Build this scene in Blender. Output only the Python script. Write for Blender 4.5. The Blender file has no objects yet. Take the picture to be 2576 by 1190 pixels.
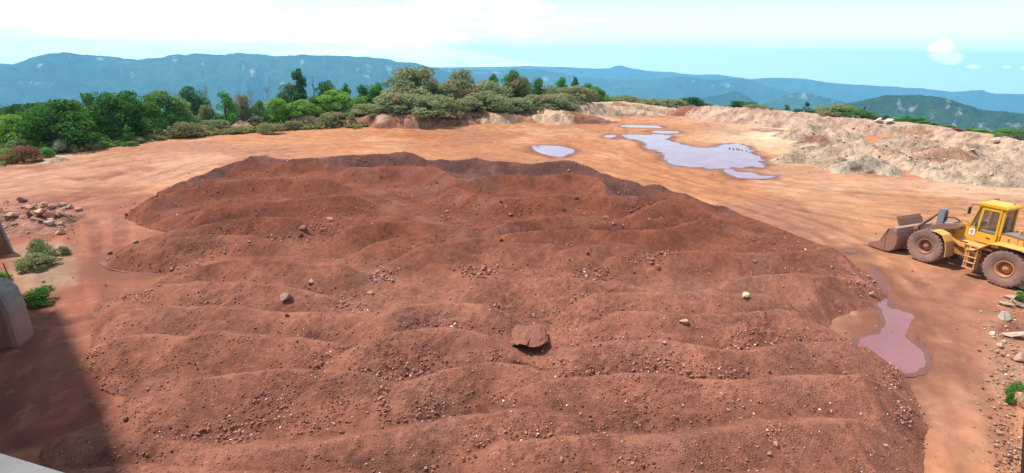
import bpy, bmesh, math, random
import numpy as np
from mathutils import Vector, Matrix

# ------------------------------------------------------------------ camera, sky, sun, exposure
SC = bpy.context.scene
COL = SC.collection
FPX, HY, ROLL, CAMZ = 1381.0, 150.0, 0.8, 9.9          # photo measured on a 2576 x 1190 grid
PW, PH = 2576.0, 1190.0
PITCH = math.atan((PH / 2 - HY) / FPX)
_F = np.array([0, math.cos(PITCH), -math.sin(PITCH)])
_R = np.array([1.0, 0, 0]); _U = np.cross(_R, _F)
_r = math.radians(ROLL)
CF = _F; CR = _R * math.cos(_r) + _U * math.sin(_r); CU = -_R * math.sin(_r) + _U * math.cos(_r)

cam_d = bpy.data.cameras.new("camera"); cam = bpy.data.objects.new("camera", cam_d); COL.objects.link(cam)
cam_d.sensor_fit = 'HORIZONTAL'; cam_d.angle = 2 * math.atan(PW / 2 / FPX)
cam_d.clip_start = 0.05; cam_d.clip_end = 150000
m3 = Matrix((CR.tolist(), CU.tolist(), (-CF).tolist())).transposed()
cam.matrix_world = Matrix.Translation((0, 0, CAMZ)) @ m3.to_4x4()
SC.camera = cam

SUN_EL = math.radians(60)
SUN_H = np.array([-0.92, 0.39]); SUN_H /= np.linalg.norm(SUN_H)
sun_dir = Vector((SUN_H[0] * math.cos(SUN_EL), SUN_H[1] * math.cos(SUN_EL), math.sin(SUN_EL)))
sl = bpy.data.lights.new("sun", 'SUN'); so = bpy.data.objects.new("sun", sl); COL.objects.link(so)
sl.energy = 4.3; sl.angle = math.radians(1.8); sl.color = (1.0, 0.94, 0.86)
so.rotation_euler = sun_dir.to_track_quat('Z', 'Y').to_euler(); so.location = (0, 0, 60)

SC.view_settings.view_transform = 'Standard'; SC.view_settings.look = 'None'
SC.view_settings.exposure = 0.6; SC.view_settings.gamma = 1.0
SC.render.engine = 'CYCLES'
SC.cycles.use_denoising = True
SC.cycles.max_bounces = 6; SC.cycles.diffuse_bounces = 3; SC.cycles.glossy_bounces = 2
SC.cycles.transmission_bounces = 4; SC.cycles.transparent_max_bounces = 8; SC.cycles.volume_bounces = 2

class NT:
    """small helper round a node tree"""
    def __init__(s, tree): s.t = tree; s.n = tree.nodes; s.l = tree.links
    def add(s, typ, **kw):
        n = s.n.new(typ)
        ins = kw.pop('ins', {})
        for k, v in kw.items(): setattr(n, k, v)
        for k, v in ins.items(): s.set(n, k, v)
        return n
    def set(s, n, k, v):
        sock = n.inputs[k]
        if hasattr(v, 'is_output'): s.l.new(v, sock)
        else: sock.default_value = v
    def math(s, op, a, b=None, c=None, clamp=False):
        n = s.n.new('ShaderNodeMath'); n.operation = op; n.use_clamp = clamp
        s.set(n, 0, a)
        if b is not None: s.set(n, 1, b)
        if c is not None: s.set(n, 2, c)
        return n.outputs[0]
    def mix(s, f, a, b, mode='MIX'):
        n = s.n.new('ShaderNodeMix'); n.data_type = 'RGBA'; n.blend_type = mode
        s.set(n, 0, f)
        for i, v in ((6, a), (7, b)):
            if not hasattr(v, 'is_output') and len(v) == 3: v = (*v, 1)
            s.set(n, i, v)
        return n.outputs[2]
    def ramp(s, f, lo, hi):
        n = s.n.new('ShaderNodeMapRange'); n.interpolation_type = 'SMOOTHSTEP'
        s.set(n, 0, f); s.set(n, 1, lo); s.set(n, 2, hi); s.set(n, 3, 0.0); s.set(n, 4, 1.0)
        return n.outputs[0]
    def noise(s, vec, scale, detail=4, rough=0.55, out=0):
        n = s.n.new('ShaderNodeTexNoise'); n.inputs['Scale'].default_value = scale
        n.inputs['Detail'].default_value = detail; n.inputs['Roughness'].default_value = rough
        s.l.new(vec, n.inputs['Vector']); return n.outputs[out]
    def mapping(s, vec, scale=(1, 1, 1), rot=(0, 0, 0), loc=(0, 0, 0)):
        n = s.n.new('ShaderNodeMapping'); s.l.new(vec, n.inputs[0])
        n.inputs['Scale'].default_value = scale; n.inputs['Rotation'].default_value = rot; n.inputs['Location'].default_value = loc
        return n.outputs[0]

def pix_dir(x, y):
    d = CF + CR * ((x - PW / 2) / FPX) - CU * ((y - PH / 2) / FPX)
    return d / np.linalg.norm(d)

def make_world():
    w = bpy.data.worlds.new("World"); SC.world = w; w.use_nodes = True
    k = NT(w.node_tree); k.n.clear()
    out = k.add('ShaderNodeOutputWorld'); bg = k.add('ShaderNodeBackground')
    sky = k.add('ShaderNodeTexSky'); sky.sky_type = 'NISHITA'; sky.sun_disc = False
    sky.sun_elevation = SUN_EL; sky.sun_rotation = math.atan2(SUN_H[0], SUN_H[1])
    tc = k.add('ShaderNodeTexCoord'); d = tc.outputs['Generated']
    sep = k.add('ShaderNodeSeparateXYZ'); k.l.new(d, sep.inputs[0])
    cz = k.add('ShaderNodeCombineXYZ'); k.l.new(sep.outputs[0], cz.inputs[0]); k.l.new(sep.outputs[1], cz.inputs[1]); k.l.new(k.math('MAXIMUM', sep.outputs[2], 0.02), cz.inputs[2])
    k.l.new(cz.outputs[0], sky.inputs['Vector'])
    sky.altitude = 900; sky.air_density = 1.0; sky.dust_density = 0.6; sky.ozone_density = 1.0
    az = k.math('ARCTAN2', sep.outputs[0], sep.outputs[1]); el = k.math('ARCSINE', sep.outputs[2])
    comb = k.add('ShaderNodeCombineXYZ'); k.l.new(az, comb.inputs[0]); k.l.new(el, comb.inputs[1])
    v = comb.outputs[0]
    # long flat sheets of cloud, thickest left of the middle
    n1 = k.noise(k.mapping(v, (2.2, 11, 1), (0, 0, -0.06)), 1.6, 6, 0.6)
    n2 = k.noise(k.mapping(v, (5, 30, 1), (0, 0, -0.08), (3, 1, 0)), 1.5, 5, 0.65)
    nn = k.math('ADD', k.math('MULTIPLY', n1, 0.75), k.math('MULTIPLY', n2, 0.25))
    side = k.ramp(az, 0.62, -0.25)                       # 1 on the left, 0 on the right
    low = k.ramp(el, 0.20, 0.0)                         # more cloud towards the skyline
    thr = k.math('ADD', nn, k.math('MULTIPLY', k.math('MULTIPLY', side, k.math('ADD', 0.3, k.math('MULTIPLY', low, 0.7))), 0.34))
    sheet = k.math('MULTIPLY', k.ramp(thr, 0.54, 1.02), k.ramp(el, 1.35, 0.7))
    high = k.math('MULTIPLY', k.ramp(el, 0.16, 0.4), 0.16)                # bright veil added overhead, out of view, to lift the fill light
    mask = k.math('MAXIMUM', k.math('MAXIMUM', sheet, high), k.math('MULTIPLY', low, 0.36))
    # the small heaped clouds on the right
    nz = k.noise(k.mapping(v, (1, 1, 1)), 34, 5, 0.6)
    for (px, py, rx, ry) in ((2368, 128, 36, 30), (2398, 148, 34, 20), (2342, 122, 16, 14), (2445, 167, 22, 8), (2532, 168, 12, 5), (2574, 170, 8, 5)):
        q = pix_dir(px, py); a0 = math.atan2(q[0], q[1]); e0 = math.asin(q[2])
        dx = k.math('DIVIDE', k.math('SUBTRACT', az, a0), rx / FPX * 0.62); dy = k.math('DIVIDE', k.math('SUBTRACT', el, e0), ry / FPX * 0.68)
        r2 = k.math('SQRT', k.math('ADD', k.math('MULTIPLY', dx, dx), k.math('MULTIPLY', dy, dy)))
        r2 = k.math('ADD', r2, k.math('MULTIPLY', k.math('SUBTRACT', nz, 0.5), 1.8))
        mask = k.math('MAXIMUM', mask, k.ramp(r2, 1.35, 0.35))
    tint = k.mix(1.0, sky.outputs[0], (0.64, 1.04, 0.98, 1), 'MULTIPLY')
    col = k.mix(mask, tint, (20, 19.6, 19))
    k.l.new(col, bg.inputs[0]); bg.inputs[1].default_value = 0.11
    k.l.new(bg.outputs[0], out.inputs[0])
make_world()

# ------------------------------------------------------------------ geometry helpers
def at(x, y, z=0.0):
    """a point of the photo's grid -> world point at height z"""
    d = CF + CR * ((x - PW / 2) / FPX) - CU * ((y - PH / 2) / FPX)
    t = (z - CAMZ) / d[2]
    return np.array([d[0] * t, d[1] * t, z])
def pix(P):
    P = np.asarray(P, float) - np.array([0, 0, CAMZ])
    dep = P @ CF
    return PW / 2 + FPX * (P @ CR) / dep, PH / 2 - FPX * (P @ CU) / dep
def depth_of(P): return float((np.asarray(P, float) - np.array([0, 0, CAMZ])) @ CF)
def crop(ox, oy, s): return lambda X, Y: ((ox + X * s) * 0.62891, (oy + Y * s) * 0.62891)
K1 = crop(200, 560, .50466); K2 = crop(1400, 560, .50466); K3 = crop(2500, 700, .5042)
K4 = crop(200, 1200, .5814); K5 = crop(1400, 1200, .5814); K6 = crop(2500, 1200, .5814)
K7 = crop(300, 800, .5882); KC = crop(1500, 240, .34938); KD = crop(2200, 380, .34938)
KE = crop(3000, 380, .42547); KL = crop(0, 340, .3882); KM = crop(900, 240, .31056); KR = crop(3800, 1100, .6652)
KS = crop(0, 740, .4708); KP = crop(1300, 150, .54348); KB = crop(0, 700, 1.0014)
K0 = lambda X, Y: (X, Y)

def _h(ix, iy, seed):
    n = (ix.astype(np.int64) * 374761393 + iy.astype(np.int64) * 668265263 + seed * 1442695041) & 0xffffffff
    n = ((n ^ (n >> 13)) * 1274126177) & 0xffffffff
    return ((n ^ (n >> 16)) & 0xffff) / 65535.0
def vnoise(x, y, seed=0):
    x = np.asarray(x, float); y = np.asarray(y, float)
    ix = np.floor(x); iy = np.floor(y); fx = x - ix; fy = y - iy
    fx = fx * fx * fx * (fx * (fx * 6 - 15) + 10); fy = fy * fy * fy * (fy * (fy * 6 - 15) + 10)
    a = _h(ix, iy, seed); b = _h(ix + 1, iy, seed); c = _h(ix, iy + 1, seed); d = _h(ix + 1, iy + 1, seed)
    return (a + (b - a) * fx) * (1 - fy) + (c + (d - c) * fx) * fy - 0.5
def fbm(x, y, oct=4, seed=0, gain=0.5):
    s = 0; a = 1.0
    c, sn = math.cos(0.6), math.sin(0.6)
    for i in range(oct):
        s = s + a * vnoise(x, y, seed + i * 17); a *= gain
        x, y = (x * c - y * sn) * 2.03 + 7.1, (x * sn + y * c) * 2.03 + 3.7
    return s
def sstep(x, a, b):
    t = np.clip((x - a) / (b - a), 0, 1); return t * t * (3 - 2 * t)

def mesh_np(name, V, F, smooth=False, attrs=None):
    """V (n,3), F (m,k) arrays -> mesh"""
    V = np.asarray(V, np.float32); F = np.asarray(F, np.int32)
    me = bpy.data.meshes.new(name)
    me.vertices.add(len(V)); me.vertices.foreach_set('co', V.ravel())
    k = F.shape[1]
    me.loops.add(F.size); me.loops.foreach_set('vertex_index', F.ravel())
    me.polygons.add(len(F)); me.polygons.foreach_set('loop_start', np.arange(0, F.size, k, dtype=np.int32))
    if smooth: me.polygons.foreach_set('use_smooth', np.ones(len(F), bool))
    for an, (typ, dom, data) in (attrs or {}).items():
        at_ = me.attributes.new(an, typ, dom)
        at_.data.foreach_set('color' if 'COLOR' in typ else 'value', np.asarray(data, np.float32).ravel())
    me.update(calc_edges=True)
    return me
def grid_faces(nr, nc, keep=None):
    i = np.arange(nr - 1)[:, None] * nc + np.arange(nc - 1)[None, :]
    F = np.stack([i, i + 1, i + nc + 1, i + nc], -1)
    if keep is not None: F = F[keep]
    return F.reshape(-1, 4)
def compact(V, F, *arr):
    used = np.unique(F); mp = np.full(len(V), -1); mp[used] = np.arange(len(used))
    return (V[used], mp[F]) + tuple(a[used] for a in arr)
def rgba(c): return np.concatenate([c, np.ones((len(c), 1))], 1)
def link(name, me, mat=None, parent=None):
    o = bpy.data.objects.new(name, me); COL.objects.link(o)
    if mat is not None and me is not None and len(me.materials) == 0: me.materials.append(mat)
    if parent is not None: o.parent = parent
    return o
def empty(name, loc=(0, 0, 0), rz=0):
    o = bpy.data.objects.new(name, None); COL.objects.link(o); o.location = loc; o.rotation_euler = (0, 0, rz); o.empty_display_size = .3
    return o
def tag(o, label=None, cat=None, group=None, kind=None):
    if label: o['label'] = label
    if cat: o['category'] = cat
    if group: o['group'] = group
    if kind: o['kind'] = kind
    return o

# ------------------------------------------------------------------ materials
def new_mat(name):
    m = bpy.data.materials.new(name); m.use_nodes = True
    k = NT(m.node_tree); k.n.clear()
    out = k.add('ShaderNodeOutputMaterial'); p = k.add('ShaderNodeBsdfPrincipled')
    k.l.new(p.outputs[0], out.inputs[0])
    return m, k, p, out
def bump(k, p, h, dist, strength=1.0):
    b = k.add('ShaderNodeBump'); b.inputs['Strength'].default_value = strength; b.inputs['Distance'].default_value = dist
    k.l.new(h, b.inputs['Height']); k.l.new(b.outputs[0], p.inputs['Normal']); return b
def soil_mat(name, fine=18.0, bd=0.02, rough=0.95, var=0.35, speck=None):
    """earth: colour from the attribute Col, broken up by noise and small stones"""
    m, k, p, out = new_mat(name)
    a = k.add('ShaderNodeAttribute', attribute_name='Col')
    g = k.add('ShaderNodeNewGeometry'); pos = g.outputs['Position']
    n1 = k.noise(pos, fine, 5, 0.65); n2 = k.noise(pos, fine * .13, 4, 0.6); n3 = k.noise(pos, fine * 5, 3, 0.7)
    f = k.math('ADD', k.math('MULTIPLY', n1, 0.5), k.math('ADD', k.math('MULTIPLY', n2, 0.35), k.math('MULTIPLY', n3, 0.35)))
    f = k.math('ADD', k.math('MULTIPLY', k.math('SUBTRACT', f, 0.6), var * 2.2), 1.0)
    sc = k.add('ShaderNodeVectorMath', operation='SCALE'); k.l.new(a.outputs['Color'], sc.inputs[0]); k.l.new(f, sc.inputs[3])
    col = sc.outputs[0]
    h = k.math('ADD', n1, k.math('MULTIPLY', n3, 0.4))
    if speck:
        v = k.add('ShaderNodeTexVoronoi'); v.inputs['Scale'].default_value = speck; k.l.new(pos, v.inputs['Vector'])
        e = k.ramp(v.outputs['Distance'], 0.42, 0.2)
        sp = k.math('MULTIPLY', e, k.ramp(k.noise(pos, 1.1, 3), 0.42, 0.62))
        hs = k.add('ShaderNodeSeparateColor'); k.l.new(v.outputs['Color'], hs.inputs[0])
        col = k.mix(k.math('MULTIPLY', sp, k.math('MULTIPLY', hs.outputs[0], 0.4)), col, (0.42, 0.20, 0.14))
        h = k.math('ADD', h, k.math('MULTIPLY', sp, 0.8))
    k.l.new(col, p.inputs['Base Color']); p.inputs['Roughness'].default_value = rough
    p.inputs['Specular IOR Level'].default_value = 0.15
    bump(k, p, h, bd)
    return m
M = {}
M['ore'] = soil_mat('red_ore', 16, 0.05, 0.95, 0.40, 17)
M['ground'] = soil_mat('clay_ground', 7, 0.02, 0.85, 0.34)
M['spoil'] = soil_mat('pale_spoil', 3.2, 0.16, 0.95, 0.42, 3.0)

def rock_mat():
    m, k, p, out = new_mat('rock')
    oi = k.add('ShaderNodeObjectInfo'); tc = k.add('ShaderNodeTexCoord'); o = tc.outputs['Object']
    n = k.noise(o, 2.2, 6, 0.65); n2 = k.noise(o, 9, 4, 0.6)
    dust = k.add('ShaderNodeNewGeometry'); sz = k.add('ShaderNodeSeparateXYZ'); k.l.new(dust.outputs['Normal'], sz.inputs[0])
    f = k.math('ADD', 0.55, k.math('MULTIPLY', n, 0.9))
    sc = k.add('ShaderNodeVectorMath', operation='SCALE'); k.l.new(oi.outputs['Color'], sc.inputs[0]); k.l.new(f, sc.inputs[3])
    dm = k.math('MULTIPLY', k.ramp(n2, 0.5, 0.72), 0.5)
    col = k.mix(dm, sc.outputs[0], (0.36, 0.125, 0.085))
    k.l.new(col, p.inputs['Base Color']); p.inputs['Roughness'].default_value = 0.9; p.inputs['Specular IOR Level'].default_value = 0.2
    bump(k, p, k.math('ADD', n, k.math('MULTIPLY', n2, .5)), 0.06)
    return m
M['rock'] = rock_mat()
def attr_mat(name, rough=0.9):
    m, k, p, out = new_mat(name)
    a = k.add('ShaderNodeAttribute', attribute_name='Col'); g = k.add('ShaderNodeNewGeometry')
    n = k.noise(g.outputs['Position'], 30, 3)
    sc = k.add('ShaderNodeVectorMath', operation='SCALE'); k.l.new(a.outputs['Color'], sc.inputs[0]); k.l.new(k.math('ADD', .65, k.math('MULTIPLY', n, .7)), sc.inputs[3])
    k.l.new(sc.outputs[0], p.inputs['Base Color']); p.inputs['Roughness'].default_value = rough; p.inputs['Specular IOR Level'].default_value = .15
    return m
M['gravel'] = attr_mat('gravel_stone')

def water_mat(name, col, rough, wav):
    m, k, p, out = new_mat(name)
    g = k.add('ShaderNodeNewGeometry'); n = k.noise(g.outputs['Position'], 0.5, 3)
    k.l.new(k.mix(k.ramp(n, .35, .65), col, tuple(c * .85 for c in col)), p.inputs['Base Color'])
    p.inputs['Roughness'].default_value = rough; p.inputs['IOR'].default_value = 1.33; p.inputs['Specular IOR Level'].default_value = 0.5
    bump(k, p, k.noise(g.outputs['Position'], 3.0, 2), wav)
    return m
M['pond'] = water_mat('pond_water', (0.36, 0.20, 0.25), 0.05, 0.002)
M['water'] = water_mat('muddy_water', (0.255, 0.10, 0.105), 0.07, 0.002)
M['mud'] = water_mat('wet_mud_film', (0.165, 0.066, 0.048), 0.38, 0.01)
# ------------------------------------------------------------------ the plateau's rim, seen along the far side of the haul road
EDGE = [(0, 418), (80, 397), (200, 380), (320, 362), (450, 347), (600, 335), (760, 326), (900, 319), (1050, 314), (1200, 306),
        (1340, 300), (1440, 292), (1530, 284), (1640, 277), (1730, 273), (1850, 275), (1950, 283), (2050, 293), (2170, 305),
        (2250, 312), (2350, 324), (2420, 338), (2530, 354), (2576, 364)]
_e = np.array([at(x, y)[:2] for x, y in EDGE])
EAZ = np.arctan2(_e[:, 0], _e[:, 1]); ER = np.hypot(_e[:, 0], _e[:, 1])
EAZ = np.concatenate([[-3.15, -1.3], EAZ, [1.2, 3.15]]); ER = np.concatenate([[45, 50], ER, [70, 60]])
def r_edge(az): return np.interp(az, EAZ, ER)
def ground_z(x, y):
    r = np.hypot(x, y); az = np.arctan2(x, y); d = r - r_edge(az)
    lump = sstep(d, 0.5, 5) * (0.5 * np.abs(fbm(x * .22, y * .22, 3, 5)) + 0.25 * fbm(x * .7, y * .7, 3, 9))
    left = sstep(az, 0.22, 0.05)
    d0 = 5 + 9 * left
    fall = np.maximum(d - d0, 0); soft = np.sqrt(fall * fall + 16) - 4
    z = lump - np.minimum(soft * 0.30, 330 + 1070 * sstep(soft, 1000, 4500))
    hills = fbm(x / 260., y / 260., 5, 31) * 70 + fbm(x / 1500., y / 1500., 4, 33) * 130
    z = z + hills * sstep(d, 60, 700)
    rip = 0.03 * fbm(x * .35, y * .35, 3, 2) * sstep(r, 6, 20) * sstep(d, 2, -8)
    return z + rip * 0 + 0.012 * fbm(x * 1.6, y * 1.6, 3, 12) * sstep(d, 0, -3)

# ------------------------------------------------------------------ ore stockpile: ridges of tipped loads, traced crest by crest
RID = []   # (points xy, heights)
def ridge(K, pts, h=1.35, taper=(0, 0)):
    n = len(pts); P = []; Hs = []
    for i, q in enumerate(pts):
        x, y = K(q[0], q[1])
        hh = q[2] if len(q) > 2 else h
        if taper[0] and i == 0: hh = taper[0]
        if taper[1] and i == n - 1: hh = taper[1]
        P.append(at(x, y, hh)[:2]); Hs.append(hh)
    RID.append((np.array(P), np.array(Hs)))
ridge(K0, [(322, 540, .35), (360, 497, .9), (430, 455, 1.3), (530, 415, 1.5), (600, 393, 1.6), (690, 385, 1.7), (740, 397, 1.5), (860, 388, 1.7), (950, 382, 1.8), (1030, 375, 1.9), (1085, 382, 1.8), (1108, 397, 1.5)])
ridge(K0, [(1108, 399, 1.5), (1140, 402, 1.4), (1165, 401, 1.4), (1210, 392, 1.7), (1265, 406, 1.5), (1340, 410, 1.4), (1400, 402, 1.5), (1470, 402, 1.6), (1510, 418, 1.5), (1570, 440, 1.5), (1605, 458, 1.3)])
ridge(K0, [(1625, 466, 1.2), (1650, 461, 1.4), (1690, 466, 1.4), (1730, 490, 1.2), (1790, 515, .8), (1830, 532, .2)])
ridge(K2, [(0, 215), (400, 205), (700, 215), (840, 300), (1000, 297), (1150, 275), (1500, 280), (1750, 258), (1950, 290), (2020, 360), (2100, 440)], 1.45)
ridge(K1, [(560, 600, .5), (640, 520, .9), (800, 470, 1.1), (1000, 400, 1.3), (1300, 330, 1.4), (1700, 300, 1.4), (2200, 300, 1.4)])
ridge(K1, [(700, 640, .8), (900, 590, 1.1), (1200, 545, 1.3), (1500, 500, 1.35), (1900, 470, 1.35), (2400, 430, 1.35)])
ridge(K2, [(840, 365), (1000, 420), (1200, 455), (1300, 460), (1500, 440), (1700, 430), (2000, 440), (2400, 432), (2576, 450, 1.1)], 1.4)
ridge(K2, [(1070, 720, 1.1), (1150, 690), (1300, 640), (1500, 610), (1690, 600), (1800, 615), (2000, 635), (2300, 630), (2576, 600)], 1.45)
ridge(K2, [(0, 690), (150, 665), (400, 640), (550, 640), (750, 665), (900, 700), (1020, 740, 1.1)], 1.4)
ridge(K1, [(780, 790, .5), (1000, 735, .9), (1200, 680, 1.2), (1450, 625, 1.35), (1700, 605), (1950, 610)], 1.4)
ridge(K1, [(560, 960, .4), (680, 850, .7), (800, 800, 1.0), (1000, 770, 1.2), (1300, 740), (1600, 745)], 1.25)
ridge(K1, [(1000, 1050, .6), (1250, 980, 1.0), (1450, 940, 1.2), (1700, 930), (1900, 960), (2100, 990), (2300, 985)], 1.3)
ridge(K2, [(330, 960, 1.0), (520, 855, 1.25), (700, 810), (900, 790), (1020, 765), (1200, 800), (1400, 812), (1600, 830), (1700, 862, 1.2)], 1.45)
ridge(K2, [(1120, 770, 1.1), (1250, 745), (1400, 730), (1680, 700), (1900, 705), (2100, 720), (2400, 705)], 1.3)
ridge(K2, [(150, 835, 1.1), (300, 780), (530, 765), (610, 830, 1.1)], 1.35)
ridge(K2, [(1700, 870), (1850, 835), (2050, 815), (2250, 835), (2340, 885, 1.1)], 1.35)
ridge(K7, [(220, 700, .3), (450, 620, .7), (640, 565, 1.0), (900, 548), (1200, 560), (1500, 600), (1650, 640, 1.0)], 1.2)
ridge(K0, [(1185, 727, 1.1), (1240, 711), (1330, 701), (1430, 700), (1500, 708), (1580, 718), (1680, 735, 1.15)], 1.4)
ridge(K3, [(0, 610), (300, 622), (500, 600), (800, 600), (1100, 625), (1300, 612), (1500, 590, 1.1), (1640, 575, .9), (1760, 640, .5)], 1.3)
ridge(K3, [(150, 270), (300, 200), (420, 180), (560, 240, 1.2), (700, 300, .9), (900, 400, .55), (1080, 480, .2)], 1.4)
ridge(K3, [(0, 440), (200, 440), (400, 400), (600, 345, 1.2), (760, 350, .9), (1000, 470, .6), (1300, 560, .5)], 1.35)
ridge(K3, [(850, 830, 1.1), (1150, 785), (1400, 780), (1700, 812, 1.1), (1950, 865, .7), (2040, 920, .4)], 1.25)
ridge(K3, [(-200, 930), (0, 938), (400, 930), (900, 932), (1130, 942), (1280, 1000, 1.1), (1400, 1085, .8)], 1.35)
ridge(K6, [(0, 65), (300, 85), (560, 92), (800, 92), (1050, 75), (1200, 82), (1300, 127, 1.1), (1420, 192, .7), (1540, 245, .25)], 1.35)
ridge(K6, [(-250, 290), (0, 280), (200, 267), (400, 300), (650, 345), (850, 357), (1050, 312), (1250, 287), (1500, 285), (1650, 312, 1.1), (1800, 392, .8), (1900, 505, .5), (1930, 600, .3)], 1.35)
ridge(K6, [(-200, 530), (0, 515), (250, 520), (450, 540), (800, 545), (1050, 555), (1250, 515), (1450, 508), (1600, 515), (1740, 560, 1.1), (1850, 640, .8), (1940, 740, .4)], 1.4)
ridge(K6, [(0, 945), (400, 940), (700, 900), (950, 860), (1250, 830), (1500, 805), (1620, 815), (1720, 860, 1.0), (1850, 960, .6), (1930, 1080, .3)], 1.4)
ridge(K5, [(-30, 370, 1.1), (60, 320), (150, 270), (350, 205), (600, 190), (800, 205), (930, 240), (1010, 295, 1.15)], 1.4)
ridge(K5, [(120, 140, 1.1), (250, 80), (400, 40), (600, 20), (800, 15), (950, 40), (1080, 92, 1.1)], 1.4)
ridge(K5, [(290, 680, .9), (310, 620, 1.2), (400, 550), (600, 500), (800, 462), (1000, 432), (1200, 442), (1350, 545, 1.15)], 1.45)
ridge(K5, [(1130, 625, 1.1), (1300, 562), (1500, 545), (1800, 530), (2050, 512), (2300, 522)], 1.35)
ridge(K5, [(270, 900, 1.1), (450, 860), (700, 820), (900, 790), (1150, 762), (1330, 755), (1450, 790), (1560, 865, 1.1)], 1.45)
ridge(K5, [(850, 1045, 1.1), (1050, 1000), (1250, 970), (1450, 950), (1800, 932), (2300, 945)], 1.4)
ridge(K4, [(320, 300, .4), (450, 265, .8), (600, 247, 1.0), (900, 237), (1150, 205), (1400, 237), (1700, 260), (1980, 292, 1.0)], 1.25)
ridge(K4, [(330, 130, .3), (450, 70, .7), (560, 52, .9), (900, 40), (1200, 45), (1500, 72), (1800, 85), (2200, 120, 1.0)], 1.2)
ridge(K4, [(520, 760, .4), (590, 695, .8), (700, 650, 1.1), (850, 610), (1000, 550), (1250, 500), (1600, 465), (1800, 487), (1950, 522, 1.1)], 1.35)
ridge(K4, [(1900, 540), (1990, 503), (2100, 500), (2220, 540), (2290, 600, 1.0)], 1.35)
ridge(K4, [(900, 1040, 1.1), (1300, 1020), (1650, 1012), (1850, 980), (2050, 930), (2236, 905), (2480, 880, 1.1)], 1.4)
ridge(K4, [(30, 990, .4), (250, 935, .8), (500, 920, .9), (800, 955, .9), (1000, 985, 1.0)], .9)
ridge(K4, [(60, 1200, 1.0), (400, 1150, 1.3), (900, 1150, 1.4), (1500, 1200, 1.4), (2000, 1230, 1.4)], 1.4)
ridge(K5, [(200, 1260), (900, 1290), (1500, 1260), (2236, 1240), (2900, 1200), (3300, 1260, .8)], 1.4)
ridge(K5, [(-1000, 1500), (0, 1500), (1500, 1480), (3000, 1450, 1.0)], 1.4)

OUTL = [(316, 546), (360, 570), (450, 590), (380, 606), (300, 632), (262, 655), (268, 672), (330, 682), (425, 690), (400, 712), (262, 768), (243, 800), (236, 850), (206, 912), (252, 958), (318, 1000), (296, 1050), (130, 1105), (80, 1160), (40, 1400), (1288, 2200), (2330, 1500), (2305, 1190), (2316, 1060), (2290, 985), (2262, 940), (2200, 893), (2140, 866), (2062, 842), (2105, 795), (2190, 768), (2226, 745), (2176, 692), (2116, 640), (2080, 628), (1990, 590), (1900, 560), (1838, 532)]
_back = np.concatenate([RID[2][0], RID[1][0], RID[0][0]]); _back = _back[np.argsort(-np.arctan2(_back[:, 0], _back[:, 1]))]
_back = _back * (1 + 1.9 / np.hypot(_back[:, 0], _back[:, 1]))[:, None]
OUT_W = np.array([at(x, y)[:2] for x, y in OUTL] + _back[1:-1].tolist())
def poly_sdf(x, y, P):
    """signed distance, positive inside"""
    d = np.full(x.shape, 1e9); ins = np.zeros(x.shape, bool)
    for i in range(len(P)):
        a = P[i]; b = P[(i + 1) % len(P)]; e = b - a
        t = np.clip(((x - a[0]) * e[0] + (y - a[1]) * e[1]) / max(e @ e, 1e-9), 0, 1)
        d = np.minimum(d, np.hypot(x - a[0] - t * e[0], y - a[1] - t * e[1]))
        c = ((a[1] > y) != (b[1] > y)) & (x < (b[0] - a[0]) * (y - a[1]) / (b[1] - a[1] + 1e-12) + a[0])
        ins ^= c
    return np.where(ins, d, -d)
def ridges_z(x, y, rid, front, back, w=0.22, reach=None, lo=-9.0):
    """height of the highest of the ridges over each point; front = fall towards the camera"""
    z = np.full(x.shape, lo); x = x.ravel(); y = y.ravel(); zz = z.ravel()
    for P, Hs in rid:
        R = (Hs.max() + .4) / min(front, back) if reach is None else reach
        sel = np.where((x > P[:, 0].min() - R) & (x < P[:, 0].max() + R) & (y > P[:, 1].min() - R) & (y < P[:, 1].max() + R))[0]
        if not len(sel): continue
        xs = x[sel]; ys = y[sel]; rs = np.hypot(xs, ys); best = np.full(len(sel), lo)
        for i in range(len(P) - 1):
            a = P[i]; e = P[i + 1] - a
            t = np.clip(((xs - a[0]) * e[0] + (ys - a[1]) * e[1]) / max(e @ e, 1e-9), 0, 1)
            qx = a[0] + t * e[0]; qy = a[1] + t * e[1]
            d = np.hypot(xs - qx, ys - qy); h = Hs[i] + (Hs[i + 1] - Hs[i]) * t
            side = (np.hypot(qx, qy) - rs) / np.maximum(d, 1e-6)      # +1 in front of the crest
            s = front * sstep(side, -.35, .35) + back * (1 - sstep(side, -.35, .35))
            best = np.maximum(best, h - s * (np.sqrt(d * d + w * w) - w))
        zz[sel] = np.maximum(zz[sel], best)
    return zz.reshape(z.shape)

RX0, RX1, RY0, RY1, RS = -31.0, 33.0, 4.5, 66.0, 0.1
_gx, _gy = np.meshgrid(np.arange(RX0, RX1, RS), np.arange(RY0, RY1, RS))
_wx = _gx + .35 * fbm(_gx * .5, _gy * .5, 3, 41); _wy = _gy + .35 * fbm(_gx * .5, _gy * .5, 3, 47)
_wx = _gx + (_wx - _gx) * .55; _wy = _gy + (_wy - _gy) * .55
_sd = poly_sdf(_gx, _gy, OUT_W) + .18 * fbm(_gx * .9, _gy * .9, 3, 51)
_rz = ridges_z(_wx, _wy, RID, 0.52, 0.72, 0.10)
_body = np.minimum(0.55, np.maximum(_sd, -1) * 0.6)
_k = 0.10
_pz = np.maximum(_rz, _body) + _k * np.log1p(np.exp(-np.abs(_rz - _body) / _k)) - .03
_pz = np.minimum(_pz, np.where(_sd > 0, 0.06 + _sd * 0.78, _sd * 0.6 + .06))
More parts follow.
